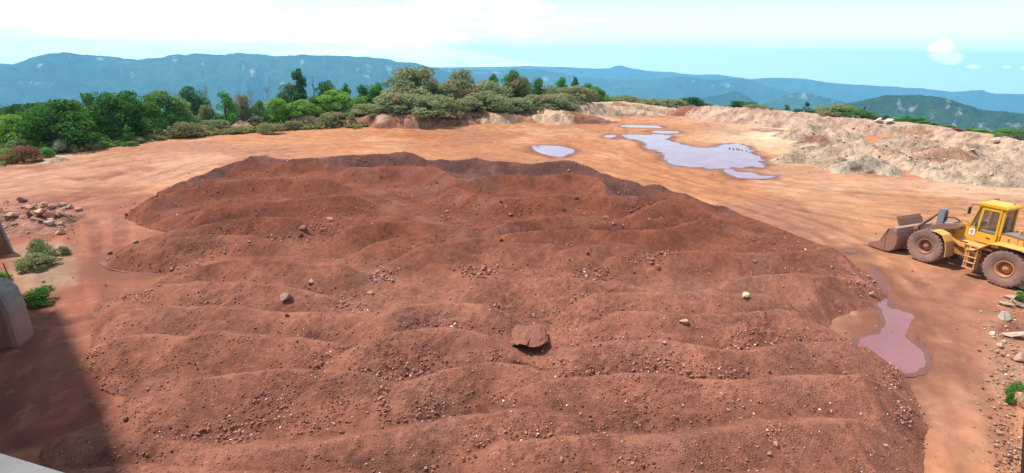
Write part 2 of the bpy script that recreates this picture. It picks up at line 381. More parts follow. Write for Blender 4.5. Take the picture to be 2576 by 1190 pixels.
_pit = at(1334, 886, 1.25); _pz = _pz - .38 * np.exp(-(((_gx - _pit[0]) / .50) ** 2 + ((_gy - _pit[1]) / .26) ** 2) ** 2)      # hollow under the jutting boulder
RZ0 = _pz
def bil(A, x, y):
    fx = np.clip((np.asarray(x, float) - RX0) / RS, 0, A.shape[1] - 1.001); fy = np.clip((np.asarray(y, float) - RY0) / RS, 0, A.shape[0] - 1.001)
    ix = fx.astype(int); iy = fy.astype(int); fx = fx - ix; fy = fy - iy
    return (A[iy, ix] * (1 - fx) + A[iy, ix + 1] * fx) * (1 - fy) + (A[iy + 1, ix] * (1 - fx) + A[iy + 1, ix + 1] * fx) * fy
def blur(A, n):
    for _ in range(n):
        A = (np.roll(A, 1, 0) + np.roll(A, -1, 0) + A * 2) / 4; A = (np.roll(A, 1, 1) + np.roll(A, -1, 1) + A * 2) / 4
    return A
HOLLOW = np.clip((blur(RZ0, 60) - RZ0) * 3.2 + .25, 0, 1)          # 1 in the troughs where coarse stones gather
_coarse = sstep(fbm(_gx * .35, _gy * .35, 3, 77), -.1, .35)
def pile_noise(x, y):
    c = bil(_coarse, x, y); hol = bil(HOLLOW, x, y)
    n = 0.085 * fbm(x * 1.1, y * 1.1, 4, 3) + (0.026 + .05 * c * hol + .03 * c) * fbm(x * 5.5, y * 5.5, 4, 8, .62)
    return n
def pile_z(x, y): return bil(RZ0, x, y) + pile_noise(x, y)
def surf_z(x, y):
    x = np.asarray(x, float); y = np.asarray(y, float)
    inr = (x > RX0) & (x < RX1 - .3) & (y > RY0) & (y < RY1 - .3)
    g = ground_z(x, y)
    return np.where(inr, np.maximum(g, pile_z(np.where(inr, x, 0), np.where(inr, y, 20))), g)
def hit(px, py, zmax=2.3):
    """photo-grid point -> point on ground or stockpile"""
    px = np.atleast_1d(np.asarray(px, float)); py = np.atleast_1d(np.asarray(py, float))
    d = CF[None] + CR[None] * ((px - PW / 2) / FPX)[:, None] - CU[None] * ((py - PH / 2) / FPX)[:, None]
    t0 = (zmax - CAMZ) / d[:, 2]; t1 = (-.3 - CAMZ) / d[:, 2]
    res = np.stack([d[:, 0] * t1, d[:, 1] * t1, np.zeros(len(px))], 1); done = np.zeros(len(px), bool)
    for s in np.linspace(0, 1, 140):
        t = t0 + (t1 - t0) * s; x = d[:, 0] * t; y = d[:, 1] * t; z = CAMZ + d[:, 2] * t
        inr = (x > RX0) & (x < RX1 - .3) & (y > RY0) & (y < RY1 - .3)
        h = np.where(inr, np.maximum(bil(RZ0, x, y), 0), 0); new = (~done) & (h >= z)
        res[new] = np.stack([x, y, h], 1)[new]; done |= new
    res[:, 2] = surf_z(res[:, 0], res[:, 1])
    return res

def build_pile():
    az = np.concatenate([np.arange(-.80, .86, .0019)])
    dep = np.linspace(math.atan(CAMZ / 5.0), math.atan(CAMZ / 64.0), 1000)
    r = CAMZ / np.tan(dep)
    A, Rr = np.meshgrid(az, r); X = Rr * np.sin(A); Y = Rr * np.cos(A)
    sd = bil(_sd, X, Y); Z = pile_z(X, Y)
    Z = np.where(sd < 0.25, np.minimum(Z, bil(RZ0, X, Y) + pile_noise(X, Y) * np.clip(sd * 4, 0, 1)), Z)
    keep = ((sd > -.12) & (X > RX0) & (X < RX1 - .4) & (Y > RY0) & (Y < RY1 - .4))[:-1, :-1]
    F = grid_faces(len(r), len(az), keep)
    # colour: lighter crests and darker troughs, richer red further back, damp purple-brown last loads along the rear
    px, py = pix(np.stack([X, Y, Z], -1))
    base = np.array([.256, .098, .064]); far = np.array([.158, .046, .025]); damp = np.array([.090, .038, .031])
    C = np.broadcast_to(base, X.shape + (3,)).copy()
    f = sstep(py + 60 * fbm(X * .15, Y * .15, 3, 61), 760, 540) * .95
    C += (far - C) * f[..., None]
    b0 = np.interp(px, *np.array([(0, 0), (330, 0), (430, 470), (560, 448), (600, 405), (700, 405), (880, 420), (1000, 417), (1105, 420), (1146, 446), (1200, 446), (1245, 440), (1356, 441), (1436, 434), (1500, 444), (1520, 455), (1525, 490), (1640, 492), (1660, 482), (1720, 490), (1830, 540), (2576, 540)], float).T)
    dm = sstep(b0 + 7 * fbm(X * .6, Y * .6, 3, 66) - py, -2.5, 2.5)
    C += (damp - C) * (dm * .9)[..., None]
    lowl = np.clip(1 - (Z - ground_z(X, Y)) / .35, 0, 1)
    C += (np.array([.29, .10, .06]) - C) * (lowl * .5)[..., None]
    grey = sstep(fbm(X * .5, Y * .5, 4, 90), .1, .42) * .35
    C += (np.array([.20, .095, .072]) - C) * grey[..., None]
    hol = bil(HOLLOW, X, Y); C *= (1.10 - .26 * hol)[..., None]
    C *= (1 + .40 * fbm(X * .9, Y * .9, 4, 93) + .35 * fbm(X * 6, Y * 6, 3, 95))[..., None]
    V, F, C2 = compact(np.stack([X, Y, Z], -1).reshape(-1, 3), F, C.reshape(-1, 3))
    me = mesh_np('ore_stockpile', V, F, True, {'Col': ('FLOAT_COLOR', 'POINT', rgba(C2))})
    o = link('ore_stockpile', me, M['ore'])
    tag(o, 'wide stockpile of red ore tipped in overlapping rounded loads in the middle of the yard', 'stockpile')
build_pile()

# ------------------------------------------------------------------ puddles
PUD = []
def puddle(K, pts, mat='pond', z=.012, jit=.25):
    P = np.array([at(*K(*q))[:2] for q in pts])
    # round the traced outline, then roughen it
    for _ in range(3):
        n = np.roll(P, -1, 0); P = np.stack([P * .75 + n * .25, P * .25 + n * .75], 1).reshape(-1, 2)
    c = P.mean(0); sc = np.sqrt(np.ptp(P[:, 0]) * np.ptp(P[:, 1]))
    P = P + jit * min(1, sc / 12) * np.stack([fbm(P[:, 0] * 1.4, P[:, 1] * 1.4, 4, 71), fbm(P[:, 0] * 1.4, P[:, 1] * 1.4, 4, 73)], 1)
    PUD.append((P, mat))
    if mat != 'mud':                                   # shallow wet mud round the open water
        t = np.roll(P, -1, 0) - np.roll(P, 1, 0); nn = np.stack([t[:, 1], -t[:, 0]], 1); nn /= np.linalg.norm(nn, axis=1)[:, None] + 1e-9
        ar = np.sum(P[:, 0] * np.roll(P[:, 1], -1) - np.roll(P[:, 0], -1) * P[:, 1]); nn *= np.sign(ar)
        wd = (.16 + .32 * np.clip(fbm(P[:, 0] * .9, P[:, 1] * .9, 4, 171) + .35, 0, 1.2)) * min(1.6, .5 + sc / 9)
        O = P + nn * wd[:, None]; nP = len(P); V = np.concatenate([np.c_[P, np.full(nP, z - .003)], np.c_[O, np.full(nP, z - .006)]]); k_ = np.arange(nP); k2 = (k_ + 1) % nP
        tag(link('wet_mud', mesh_np('wet_mud', V, np.stack([k_, k2, k2 + nP, k_ + nP], 1)), M['mud']), kind='structure')
    bm = bmesh.new()
    vs = [bm.verts.new((*q, z)) for q in P]; f = bm.faces.new(vs)
    if f.normal.z < 0: f.normal_flip()
    bmesh.ops.triangulate(bm, faces=[f]); me = bpy.data.meshes.new('puddle'); bm.to_mesh(me); bm.free()
    for p in me.polygons: pass
    o = link('puddle', me, M[mat]); tag(o, kind='structure')
puddle(KP, [(1510, 800), (1560, 792), (1640, 795), (1760, 802), (1860, 840), (1800, 856), (1740, 885), (1640, 870), (1560, 842)], jit=.5)
puddle(KD, [(800, 460), (900, 450), (1000, 455), (1100, 460), (1200, 450), (1370, 460), (1370, 500), (1300, 525), (1470, 550), (1660, 600), (1900, 610), (1910, 580), (2050, 555), (2200, 565), (2300, 620), (2350, 690), (2440, 760), (2440, 820), (2200, 830), (1900, 850), (1750, 830), (1500, 820), (1330, 770), (1280, 720), (1340, 700), (1300, 670), (1180, 630), (1090, 595), (1110, 570), (1080, 535), (900, 500)], jit=.9)
puddle(KD, [(600, 470), (680, 455), (770, 465), (740, 485), (650, 492)])
puddle(KD, [(560, 320), (600, 312), (645, 328), (600, 340)])
puddle(KD, [(770, 350), (950, 345), (1080, 350), (1230, 350), (1310, 385), (1150, 375), (1000, 375), (860, 370)])
puddle(KD, [(1150, 412), (1300, 412), (1490, 420), (1470, 438), (1300, 445), (1180, 430)])
puddle(KD, [(1960, 850), (2080, 848), (2180, 890), (2330, 885), (2380, 930), (2576, 928), (2560, 958), (2260, 962), (2080, 930)], jit=1.0)
puddle(KD, [(1490, 215), (1600, 200), (1730, 205), (1850, 235), (1960, 245), (1780, 247), (1650, 238), (1530, 235)])
puddle(KD, [(2060, 258), (2160, 240), (2290, 255), (2280, 278), (2160, 275)])
puddle(KD, [(2360, 398), (2480, 390), (2650, 400), (2650, 415), (2420, 412)])
puddle(KE, [(175, 236), (280, 224), (320, 242), (240, 246)])
puddle(K6, [(1690, -30), (1780, -60), (1800, 0), (1812, 60), (1880, 68), (1980, 100), (1990, 160), (1925, 240), (1955, 290), (2030, 340), (2065, 400), (2060, 460), (1980, 495), (1920, 510), (1860, 480), (1740, 400), (1650, 350), (1600, 292), (1680, 250), (1770, 230), (1800, 150), (1790, 90), (1740, 40)], 'water', jit=.35)
puddle(K3, [(1720, 602), (1800, 586), (1865, 612), (1800, 628)], 'mud')
puddle(K3, [(1930, 735), (2000, 718), (2040, 790), (2085, 840), (2105, 900), (2090, 950), (2060, 950), (2010, 870), (1960, 830)], 'mud', .009, .3)
puddle(K1, [(380, 955), (480, 975), (560, 1000), (700, 1008), (900, 1015), (930, 1055), (870, 1080), (700, 1058), (500, 1040), (410, 1005)], 'mud', .010, .5)

# ------------------------------------------------------------------ ground: one sheet from the yard to the skyline
BLOB = []   # painted soil patches: centre and radii on the photo grid, colour, strength
def blob(px, py, rx, ry, c, a): BLOB.append((px, py, rx, ry, np.array(c) * .60, a))
OR = (.55, .222, .098); TAN = (.58, .27, .145); SAND = (.74, .50, .31); RED = (.37, .118, .070); DRED = (.31, .098, .066); WET = (.42, .165, .085)
blob(60, 470, 420, 60, (.46, .19, .11), .8); blob(215, 462, 130, 32, OR, .8); blob(330, 425, 330, 30, (.40, .15, .092), .75); blob(520, 385, 330, 35, (.46, .20, .125), .75)
blob(150, 400, 500, 22, (.60, .29, .16), .6); blob(200, 600, 190, 95, RED, .9); blob(150, 720, 170, 140, RED, .9); blob(120, 950, 240, 260, DRED, .95); blob(330, 545, 120, 18, RED, .8)
blob(1200, 345, 500, 60, OR, .8); blob(1700, 430, 260, 70, OR, .8); blob(1080, 343, 90, 9, (.50, .17, .03), .85); blob(1165, 345, 90, 7, WET, .5)
blob(1650, 283, 200, 14, (.46, .15, .075), .8); blob(1500, 300, 260, 10, (.55, .22, .11), .5)
blob(1880, 340, 160, 45, SAND, .85); blob(1780, 305, 160, 12, (.70, .38, .22), .7); blob(1950, 340, 80, 22, (.86, .70, .45), .75); blob(1750, 330, 80, 14, WET, .35)
blob(1960, 430, 190, 16, (.33, .14, .09), .75); blob(2250, 475, 330, 24, (.62, .36, .24), .6); blob(2500, 480, 200, 28, (.74, .52, .36), .75)
blob(2150, 520, 420, 50, (.58, .27, .13), .7); blob(1950, 560, 170, 60, (.40, .17, .11), .75); blob(2060, 590, 120, 40, (.38, .16, .10), .6)
blob(2350, 700, 350, 160, TAN, .75); blob(2420, 950, 260, 320, (.48, .215, .135), .8); blob(2240, 860, 110, 130, (.36, .16, .11), .5); blob(2130, 815, 90, 30, (.44, .20, .13), .8)
blob(2540, 880, 70, 140, (.55, .33, .21), .6); blob(2555, 830, 60, 25, (.24, .10, .08), .9); blob(110, 675, 90, 70, (.48, .30, .19), .75); blob(60, 545, 150, 40, (.33, .15, .10), .7)
blob(100, 705, 80, 28, (.62, .42, .25), .55)
TRACKS = [([(-60, 455), (150, 412), (450, 368), (900, 335), (1350, 318), (1640, 292)], .9), ([(-60, 480), (200, 430), (520, 385), (900, 352), (1400, 332), (1700, 300)], .7), ([(60, 560), (190, 520), (330, 470), (560, 395), (900, 362), (1250, 352), (1500, 372), (1750, 450), (2000, 520), (2250, 560), (2600, 610)], .9),
          ([(-40, 510), (180, 500), (420, 440), (700, 375)], .8), ([(1300, 330), (1480, 350), (1650, 420), (1850, 480), (2100, 520), (2600, 560)], .9), ([(1200, 345), (1420, 400), (1620, 440), (1900, 520), (2150, 600), (2300, 760), (2400, 1000), (2450, 1250)], .8), ([(1550, 300), (1560, 350), (1680, 430), (1950, 500), (2300, 530), (2600, 540)], .6),
          ([(2600, 500), (2300, 490), (2050, 470), (1900, 455)], .8), ([(2130, 640), (2280, 800), (2380, 1000), (2420, 1300)], .7), ([(2520, 720), (2420, 860), (2400, 1050), (2400, 1300)], .6), ([(170, 560), (200, 700), (170, 850), (120, 1050)], .8), ([(250, 540), (240, 650), (200, 780)], .7), ([(400, 470), (250, 480), (150, 470), (60, 490)], .6), ([(150, 455), (220, 470), (280, 465), (310, 445)], .7), ([(1640, 285), (1500, 320), (1250, 340), (1000, 345)], .6)]
blob(170, 640, 330, 230, RED, .85); blob(150, 560, 300, 50, RED, .7); blob(100, 705, 80, 28, (.62, .42, .25), .6); blob(110, 672, 80, 60, (.48, .30, .19), .6)
def build_ground():
    az = np.concatenate([np.arange(-3.14159, -.84, .06), np.arange(-.83, .83, .0021), np.arange(.84, 3.2, .06)])
    az[-1] = math.pi
    dep = np.linspace(math.atan(CAMZ / 4.0), math.atan(CAMZ / 230.0), 760)
    r = np.concatenate([[0.5, 2.0], CAMZ / np.tan(dep), 230 * np.exp(np.linspace(.02, math.log(16200 / 230.), 130))])
    A, R = np.meshgrid(az, r); X = R * np.sin(A); Y = R * np.cos(A); Z = ground_z(X, Y)
    d = R - r_edge(A)
    # keep clear of the water and hollow under it
    pd = np.full(X.shape, 9.0); near = (R < 200) & (np.abs(A) < .9)
    Xn, Yn = X[near], Y[near]; q = np.full(Xn.shape, 9.0); qm = np.full(Xn.shape, 9.0)
    for P, mt in PUD:
        lo = P.min(0) - 3; hi = P.max(0) + 3; s = (Xn > lo[0]) & (Xn < hi[0]) & (Yn > lo[1]) & (Yn < hi[1])
        if not s.any(): continue
        dd = -poly_sdf(Xn[s], Yn[s], P[::4] if len(P) > 60 else P)
        q[s] = np.minimum(q[s], dd)
    pd[near] = q
    Z = Z * sstep(pd, .1, 1.2) - .03 * sstep(pd, .05, -.3)
    px, py = pix(np.stack([X, Y, np.zeros_like(Z)], -1)); ok = near & (Y * math.cos(PITCH) > 1)
    C = np.broadcast_to(np.array([.36, .150, .068]), X.shape + (3,)).copy()
    w1 = fbm(X * .12, Y * .12, 4, 21); w2 = fbm(X * .5, Y * .5, 4, 25)
    for (bx, by, rx, ry, c, a) in BLOB:
        u = np.sqrt(((px - bx) / rx) ** 2 + ((py - by) / ry) ** 2) + .55 * w1 + .3 * w2
        f = a * sstep(u, 1.25, .55) * ok
        C += (c - C) * f[..., None]
    # wheel tracks: bands that follow the traffic round the stockpile
    cx, cy = 0.0, 30.0; rr = np.hypot(X - cx, Y - cy); th = np.arctan2(X - cx, Y - cy)
    tr = fbm(rr * 1.15 + 1.2 * fbm(X * .06, Y * .06, 2, 3), th * 3.0, 4, 15, .6); tr2 = fbm(rr * .35, th * 1.5, 3, 19)
    C *= (1 + (.05 * tr + .10 * tr2))[..., None]
    damp = sstep(fbm(X * .09, Y * .09, 4, 97), .02, .34) * .42; C += (np.array([.235, .085, .05]) - C) * damp[..., None] * (np.abs(A) < .9)[..., None]
    dry = sstep(fbm(X * .13 + 5, Y * .13, 4, 98), .08, .34) * .45 * sstep(py, 640, 430); C += (np.array([.46, .255, .15]) - C) * dry[..., None] * (np.abs(A) < .9)[..., None]
    C *= (1 + .30 * fbm(X * 1.3, Y * 1.3, 4, 99, .6))[..., None]
    # pairs of tyre tracks
    tk = np.zeros(X.shape); bl = np.zeros(X.shape)
    for pts, str_ in TRACKS:
        Pt = np.array([at(*q)[:2] for q in pts])
        for _ in range(3): Pt = np.concatenate([Pt[:1], np.stack([Pt[:-1] * .75 + Pt[1:] * .25, Pt[:-1] * .25 + Pt[1:] * .75], 1).reshape(-1, 2), Pt[-1:]])
        lo = Pt.min(0) - 3; hi = Pt.max(0) + 3; s = (X > lo[0]) & (X < hi[0]) & (Y > lo[1]) & (Y < hi[1]); xs, ys = X[s], Y[s]
        dd = np.full(xs.shape, 9.0)
        for i in range(len(Pt) - 1):
            e = Pt[i + 1] - Pt[i]; t = np.clip(((xs - Pt[i][0]) * e[0] + (ys - Pt[i][1]) * e[1]) / max(e @ e, 1e-9), 0, 1)
            dd = np.minimum(dd, np.hypot(xs - Pt[i][0] - t * e[0], ys - Pt[i][1] - t * e[1]))
        dd = dd + .25 * fbm(xs * .8, ys * .8, 3, 13); w = np.abs(dd - 1.1)
        fade = .55 + .9 * np.clip(fbm(xs * .25, ys * .25, 3, 14) + .3, 0, 1)
        tk[s] = np.maximum(tk[s], str_ * fade * sstep(w, .50, .12)); bl[s] = np.maximum(bl[s], str_ * fade * sstep(np.abs(w - .62), .28, .05))
    C *= (1 - .24 * tk + .12 * bl)[..., None]; Z = Z - .05 * tk + .03 * bl
    # straight ruts across the far yard
    ru = fbm((X * .35 - Y * .94) * .8, (X * .94 + Y * .35) * .05, 4, 28, .6)
    C *= (1 + .07 * ru * sstep(px, 1300, 1800))[..., None]
    spk = sstep(fbm(X * 2.2, Y * 2.2, 4, 29, .65), .30, .55); C += (np.array([.48, .30, .18]) - C) * (spk * .15)[..., None]
    ring = sstep(pd + 1.1 * w2 + .5 * fbm(X * 1.7, Y * 1.7, 3, 44), 1.7, .0); C += (np.array([.165, .062, .038]) - C) * (ring * .85)[..., None]
    # chalky wash lines beside the pile
    # rim, scrub and forest floor
    gr = sstep(d + 1.6 * fbm(X * .35, Y * .35, 3, 35), -.2, 1.0) * sstep(A, .13, .02)
    grass = np.array([.13, .20, .045]); bare = np.array([.36, .23, .14])
    gc = grass + (bare - grass) * sstep(fbm(X * .25, Y * .25, 4, 37), .05, .35)[..., None]
    C += (gc - C) * gr[..., None]
    rm = sstep(d, 0, 3) * (1 - sstep(A, .13, .02)); C += (np.array([.38, .24, .16]) - C) * rm[..., None]
    fo = sstep(d, 10, 30); fc = np.array([.065, .11, .032]) * (1 + .9 * fbm(X * .07, Y * .07, 4, 39))[..., None]
    C += (fc - C) * fo[..., None]
    F = grid_faces(len(r), len(az))
    me = mesh_np('ground', np.stack([X, Y, Z], -1).reshape(-1, 3), F, True, {'Col': ('FLOAT_COLOR', 'POINT', rgba(np.clip(C, .01, .95).reshape(-1, 3)))})
    # fill under the camera
    o = link('ground', me, M['ground']); tag(o, kind='structure')
build_ground()
# ------------------------------------------------------------------ mountain ranges beyond the plateau
def forest_hill_mat(name, c1, c2, sc):
    m, k, p, out = new_mat(name)
    g = k.add('ShaderNodeNewGeometry'); pos = g.outputs['Position']
    a = k.add('ShaderNodeAttribute', attribute_name='cliff')
    n = k.noise(pos, sc, 6, 0.65); n2 = k.noise(pos, sc * .12, 4, 0.6)
    f = k.ramp(k.math('ADD', k.math('MULTIPLY', n, .6), k.math('MULTIPLY', n2, .5)), .40, .72)
    col = k.mix(f, c1, c2)
    st = k.noise(k.mapping(pos, (1, 1, .28)), sc * 1.3, 5, .7)
    cm = k.ramp(k.math('ADD', a.outputs['Fac'], k.math('MULTIPLY', k.math('SUBTRACT', st, .5), 1.9)), .42, .86)
    col = k.mix(cm, col, (.40, .35, .34))
    k.l.new(col, p.inputs['Base Color']); p.inputs['Roughness'].default_value = 1; p.inputs['Specular IOR Level'].default_value = 0
    bump(k, p, n, 1.2 / sc)
    return m
M['far'] = forest_hill_mat('far_forest', (.010, .026, .018), (.06, .105, .045), .006)
M['near_hill'] = forest_hill_mat('near_forest', (.018, .045, .022), (.06, .10, .04), .028)
def hill(name, prof, R, zb, wid, amp, cliffs=(), mat='far', seed=0, rough=1.0):
    P = np.array(prof, float); dirs = np.array([pix_dir(x, y) for x, y in P])
    a = np.arctan2(dirs[:, 0], dirs[:, 1]); te = dirs[:, 2] / np.hypot(dirs[:, 0], dirs[:, 1])
    az = np.arange(a.min(), a.max(), .0016)
    # smooth crest through the traced points
    te_i = np.interp(az, a, te); kk = np.hanning(9); kk /= kk.sum(); te_s = np.convolve(np.pad(te_i, 4, 'edge'), kk, 'valid')
    te_s = te_s + rough * (.0012 * fbm(az * 60, az * 0 + seed, 4, seed) + .0009 * fbm(az * 260, az * 0 + seed, 3, seed + 3))
    zc = CAMZ + R * te_s
    t = np.concatenate([np.linspace(-.5, 0, 12)[:-1], np.linspace(0, 1, 90)])   # 0 at the crest, 1 at the foot towards us
    A, T = np.meshgrid(az, t); Rr = R - wid * T
    ph = A * R / 420.0 + .9 * fbm(A * R / 900., T * 3, 3, seed + 7)
    spur = (1 - 2 * np.abs(fbm(ph, T * .9 + seed, 4, seed + 11, .55))) - .55
    fine = fbm(A * R / 130., T * wid / 130., 4, seed + 13)
    env = np.clip(T, 0, 1) ** .6 * np.clip(1.15 - T, 0, 1)
    Z = zc[None] + (zb - zc[None]) * np.where(T >= 0, np.clip(T, 0, 1) ** .85, np.abs(T) * 1.2) + env * (2.1 * amp * spur + amp * .8 * fine)
    Z = np.where(T < 0, np.minimum(Z, zc[None]), Z)
    X = Rr * np.sin(A); Y = Rr * np.cos(A)
    px, py = pix(np.stack([X, Y, Z], -1)); cl = np.zeros(X.shape)
    for (cx, cy, rx, ry) in cliffs:
        cl = np.maximum(cl, sstep(np.sqrt(((px - cx) / (rx * 1.1)) ** 2 + ((py - cy) / (ry * 1.5)) ** 2), 2.0, -.2) * .66)
    V = np.stack([X, Y, Z], -1).reshape(-1, 3)
    me = mesh_np(name, V, grid_faces(len(t), len(az))[:, ::-1], True, {'cliff': ('FLOAT', 'POINT', cl.ravel())})
    tag(link(name, me, M[mat]), kind='structure')
hill('mountains', [(-260, 175), (-120, 168), (0, 160), (40, 162), (75, 145), (110, 138), (165, 131), (230, 140), (280, 142), (350, 150), (410, 143), (440, 136), (470, 140), (490, 134), (560, 139), (600, 131), (640, 136), (700, 142), (760, 138), (850, 140), (920, 143), (970, 148), (1000, 155), (1040, 157), (1070, 165), (1110, 176), (1180, 192), (1260, 215), (1330, 235)],
     5600, -1050, 3000, 220, [(250, 150, 20, 6), (285, 152, 14, 5), (305, 157, 25, 10), (305, 176, 10, 8), (335, 190, 14, 8), (440, 148, 14, 16), (470, 145, 14, 12), (510, 160, 8, 16), (100, 165, 10, 8), (175, 144, 8, 6), (157, 185, 7, 5), (60, 208, 30, 4), (110, 210, 30, 5), (603, 142, 12, 8), (612, 168, 4, 8), (640, 185, 8, 10), (690, 190, 8, 12), (668, 200, 7, 14), (710, 210, 14, 8), (635, 178, 10, 16), (870, 150, 12, 8), (900, 175, 9, 12), (925, 172, 13, 22), (978, 172, 10, 12), (1000, 178, 8, 12), (860, 180, 6, 5), (760, 160, 7, 10)], seed=3)
hill('mountains', [(960, 205), (1030, 180), (1062, 170), (1101, 173), (1185, 176), (1251, 177), (1295, 173), (1361, 174), (1405, 182), (1457, 193), (1510, 197), (1590, 200), (1635, 200), (1709, 192), (1760, 197), (1802, 201), (1850, 197), (1894, 203), (1931, 218), (1979, 231), (2030, 250), (2080, 268)],
     7400, -1200, 3000, 190, [(1112, 176, 10, 6), (1130, 184, 20, 8), (1210, 183, 18, 5), (1250, 184, 16, 5), (1370, 198, 12, 12), (1352, 203, 6, 12), (1660, 208, 10, 3), (1792, 218, 8, 5), (1835, 215, 20, 6), (1745, 205, 8, 4)], seed=12)
hill('mountains', [(900, 185), (1071, 169), (1194, 169), (1330, 166), (1433, 169), (1500, 173), (1529, 172), (1545, 167), (1559, 164), (1575, 168), (1590, 172), (1621, 177), (1650, 180), (1690, 181), (1739, 188), (1802, 187), (1857, 194), (1920, 205), (2000, 225)], 10600, -1300, 2400, 190, seed=21, rough=.6)
hill('mountains', [(1800, 215), (1860, 203), (1894, 199), (1942, 195), (2024, 198), (2079, 207), (2153, 213), (2250, 218), (2320, 222), (2394, 231), (2430, 229), (2468, 226), (2497, 235), (2576, 237), (2700, 245), (2900, 252)], 9600, -1300, 2400, 170, [(2185, 228, 5, 3), (2110, 240, 4, 2)], seed=29, rough=.6)
hill('hills', [(1850, 285), (1909, 262), (1950, 253), (1975, 238), (2009, 231), (2035, 235), (2079, 246), (2105, 253), (2150, 262), (2240, 290)], 5200, -1000, 1900, 90, [(1990, 242, 18, 7), (2020, 243, 25, 8), (2065, 246, 15, 4), (2090, 265, 10, 8)], seed=37)
hill('hills', [(1640, 262), (1700, 255), (1783, 243), (1820, 238), (1846, 230), (1872, 237), (1901, 256), (1950, 285)], 4300, -950, 1500, 70, seed=43)
hill('hills', [(1985, 300), (2090, 262), (2153, 257), (2190, 248), (2227, 241), (2283, 239), (2338, 240), (2386, 248), (2431, 263), (2468, 277), (2523, 281), (2576, 285), (2700, 300), (2900, 340)], 2300, -620, 1100, 70,
     [(2290, 270, 30, 10), (2260, 256, 8, 8), (2385, 262, 8, 20), (2410, 285, 10, 12), (2402, 312, 8, 14), (2470, 312, 26, 14), (2500, 325, 24, 12), (2535, 312, 14, 6), (2560, 318, 16, 8), (2345, 290, 14, 10), (2370, 250, 5, 5)], 'near_hill', seed=51)
hill('hills', [(-260, 292), (-100, 280), (0, 271), (60, 262), (120, 255), (200, 258), (280, 264), (360, 276), (480, 300)], 900, -150, 420, 26, mat='near_hill', seed=59)

# ------------------------------------------------------------------ air: an even pale haze that fades the ranges
def make_haze():
    x0, x1, y0, y1, z0, z1 = -12000, 12000, -12000, 12000, -1900, 260
    bm = bmesh.new(); bmesh.ops.create_cube(bm, size=1)
    bmesh.ops.scale(bm, vec=(x1 - x0, y1 - y0, z1 - z0), verts=bm.verts); bmesh.ops.translate(bm, vec=(0, 0, (z0 + z1) / 2), verts=bm.verts)
    me = bpy.data.meshes.new('haze'); bm.to_mesh(me); bm.free()
    m = bpy.data.materials.new('air'); m.use_nodes = True; k = NT(m.node_tree); k.n.clear()
    out = k.add('ShaderNodeOutputMaterial'); v = k.add('ShaderNodeVolumePrincipled')
    v.inputs['Color'].default_value = (.28, .67, 1.0, 1); v.inputs['Density'].default_value = 1.15e-4; v.inputs['Anisotropy'].default_value = 0.15
    k.l.new(v.outputs[0], out.inputs['Volume'])
    o = link('haze', me, m); tag(o, 'pale blue air haze fading the distant mountain ranges', 'haze', kind='stuff')
make_haze()

# ------------------------------------------------------------------ spoil heaps and earth banks
def mound(name, rid, label, cat, base, alt=None, front=.62, back=.7, rs=.25, na=.22, foot=0.0, mat='spoil', seed=0, patches=(), w=.35, group=None):
    R = []
    for K, pts in rid:
        P = []; Hs = []
        for q in pts:
            x, y = K(q[0], q[1]); h = q[2]; P.append(at(x, y, h)[:2]); Hs.append(h)
        R.append((np.array(P), np.array(Hs)))
    allp = np.concatenate([p for p, _ in R]); mx = max(h.max() for _, h in R) / min(front, back) + 2
    lo = allp.min(0) - mx; hi = allp.max(0) + mx
    gx, gy = np.meshgrid(np.arange(lo[0], hi[0], rs), np.arange(lo[1], hi[1], rs))
    wx = gx + 1.0 * fbm(gx * .35, gy * .35, 3, seed + 1); wy = gy + 1.0 * fbm(gx * .35, gy * .35, 3, seed + 2)
    z = ridges_z(wx, wy, R, front, back, w)
    rid_n = 1 - 2 * np.abs(fbm(gx * .55, gy * .55, 4, seed + 3))
    up = sstep(z, -.1, .7)
    z = z + up * (na * .75 * (rid_n - .5) + na * .8 * fbm(gx * 1.6, gy * 1.6, 4, seed + 4, .6) + na * .5 * fbm(gx * 4.1, gy * 4.1, 3, seed + 5, .6))
    z = z - .04
    keep = (z > -.18)
    keep = (keep[:-1, :-1] | keep[1:, 1:])
    C = np.broadcast_to(np.array(base), gx.shape + (3,)).copy()
    if alt is not None:
        C += (np.array(alt) - C) * sstep(fbm(gx * .16, gy * .16, 4, seed + 6), -.05, .3)[..., None]
    px, py = pix(np.stack([gx, gy, z], -1)); nn = fbm(gx * .5, gy * .5, 3, seed + 8)
    for (cx, cy, rx, ry, c, a) in patches:
        u = np.sqrt(((px - cx) / rx) ** 2 + ((py - cy) / ry) ** 2) + .7 * nn
        C += (np.array(c) - C) * (a * sstep(u, 1.2, .6))[..., None]
    C *= .68 * (1 + .55 * fbm(gx * .8, gy * .8, 4, seed + 9, .6) + .5 * fbm(gx * 3.1, gy * 3.1, 3, seed + 10, .6))[..., None]
    V, F, C2 = compact(np.stack([gx, gy, z], -1).reshape(-1, 3), grid_faces(*gx.shape, keep), np.clip(C, .02, .9).reshape(-1, 3))
    o = link(name, mesh_np(name, V, F, True, {'Col': ('FLOAT_COLOR', 'POINT', rgba(C2))}), M[mat])
    tag(o, label, cat, group); MOUNDS.append((o, lo, hi, rs, z)); return o
MOUNDS = []
PALE = (.58, .40, .285); GREYB = (.44, .325, .24); PINK = (.55, .32, .21)
mound('spoil_heap', [(KE, [(230, 620, .2), (330, 560, .7), (450, 505, 1.1), (600, 475, 1.4), (700, 515, 1.2), (820, 600, .8), (900, 680, .3)])], 'smooth brown-grey spoil heap beside the large pond, nearest of the pale heaps', 'spoil heap', (.50, .34, .22), GREYB, .40, .6, .15, .22, seed=100)
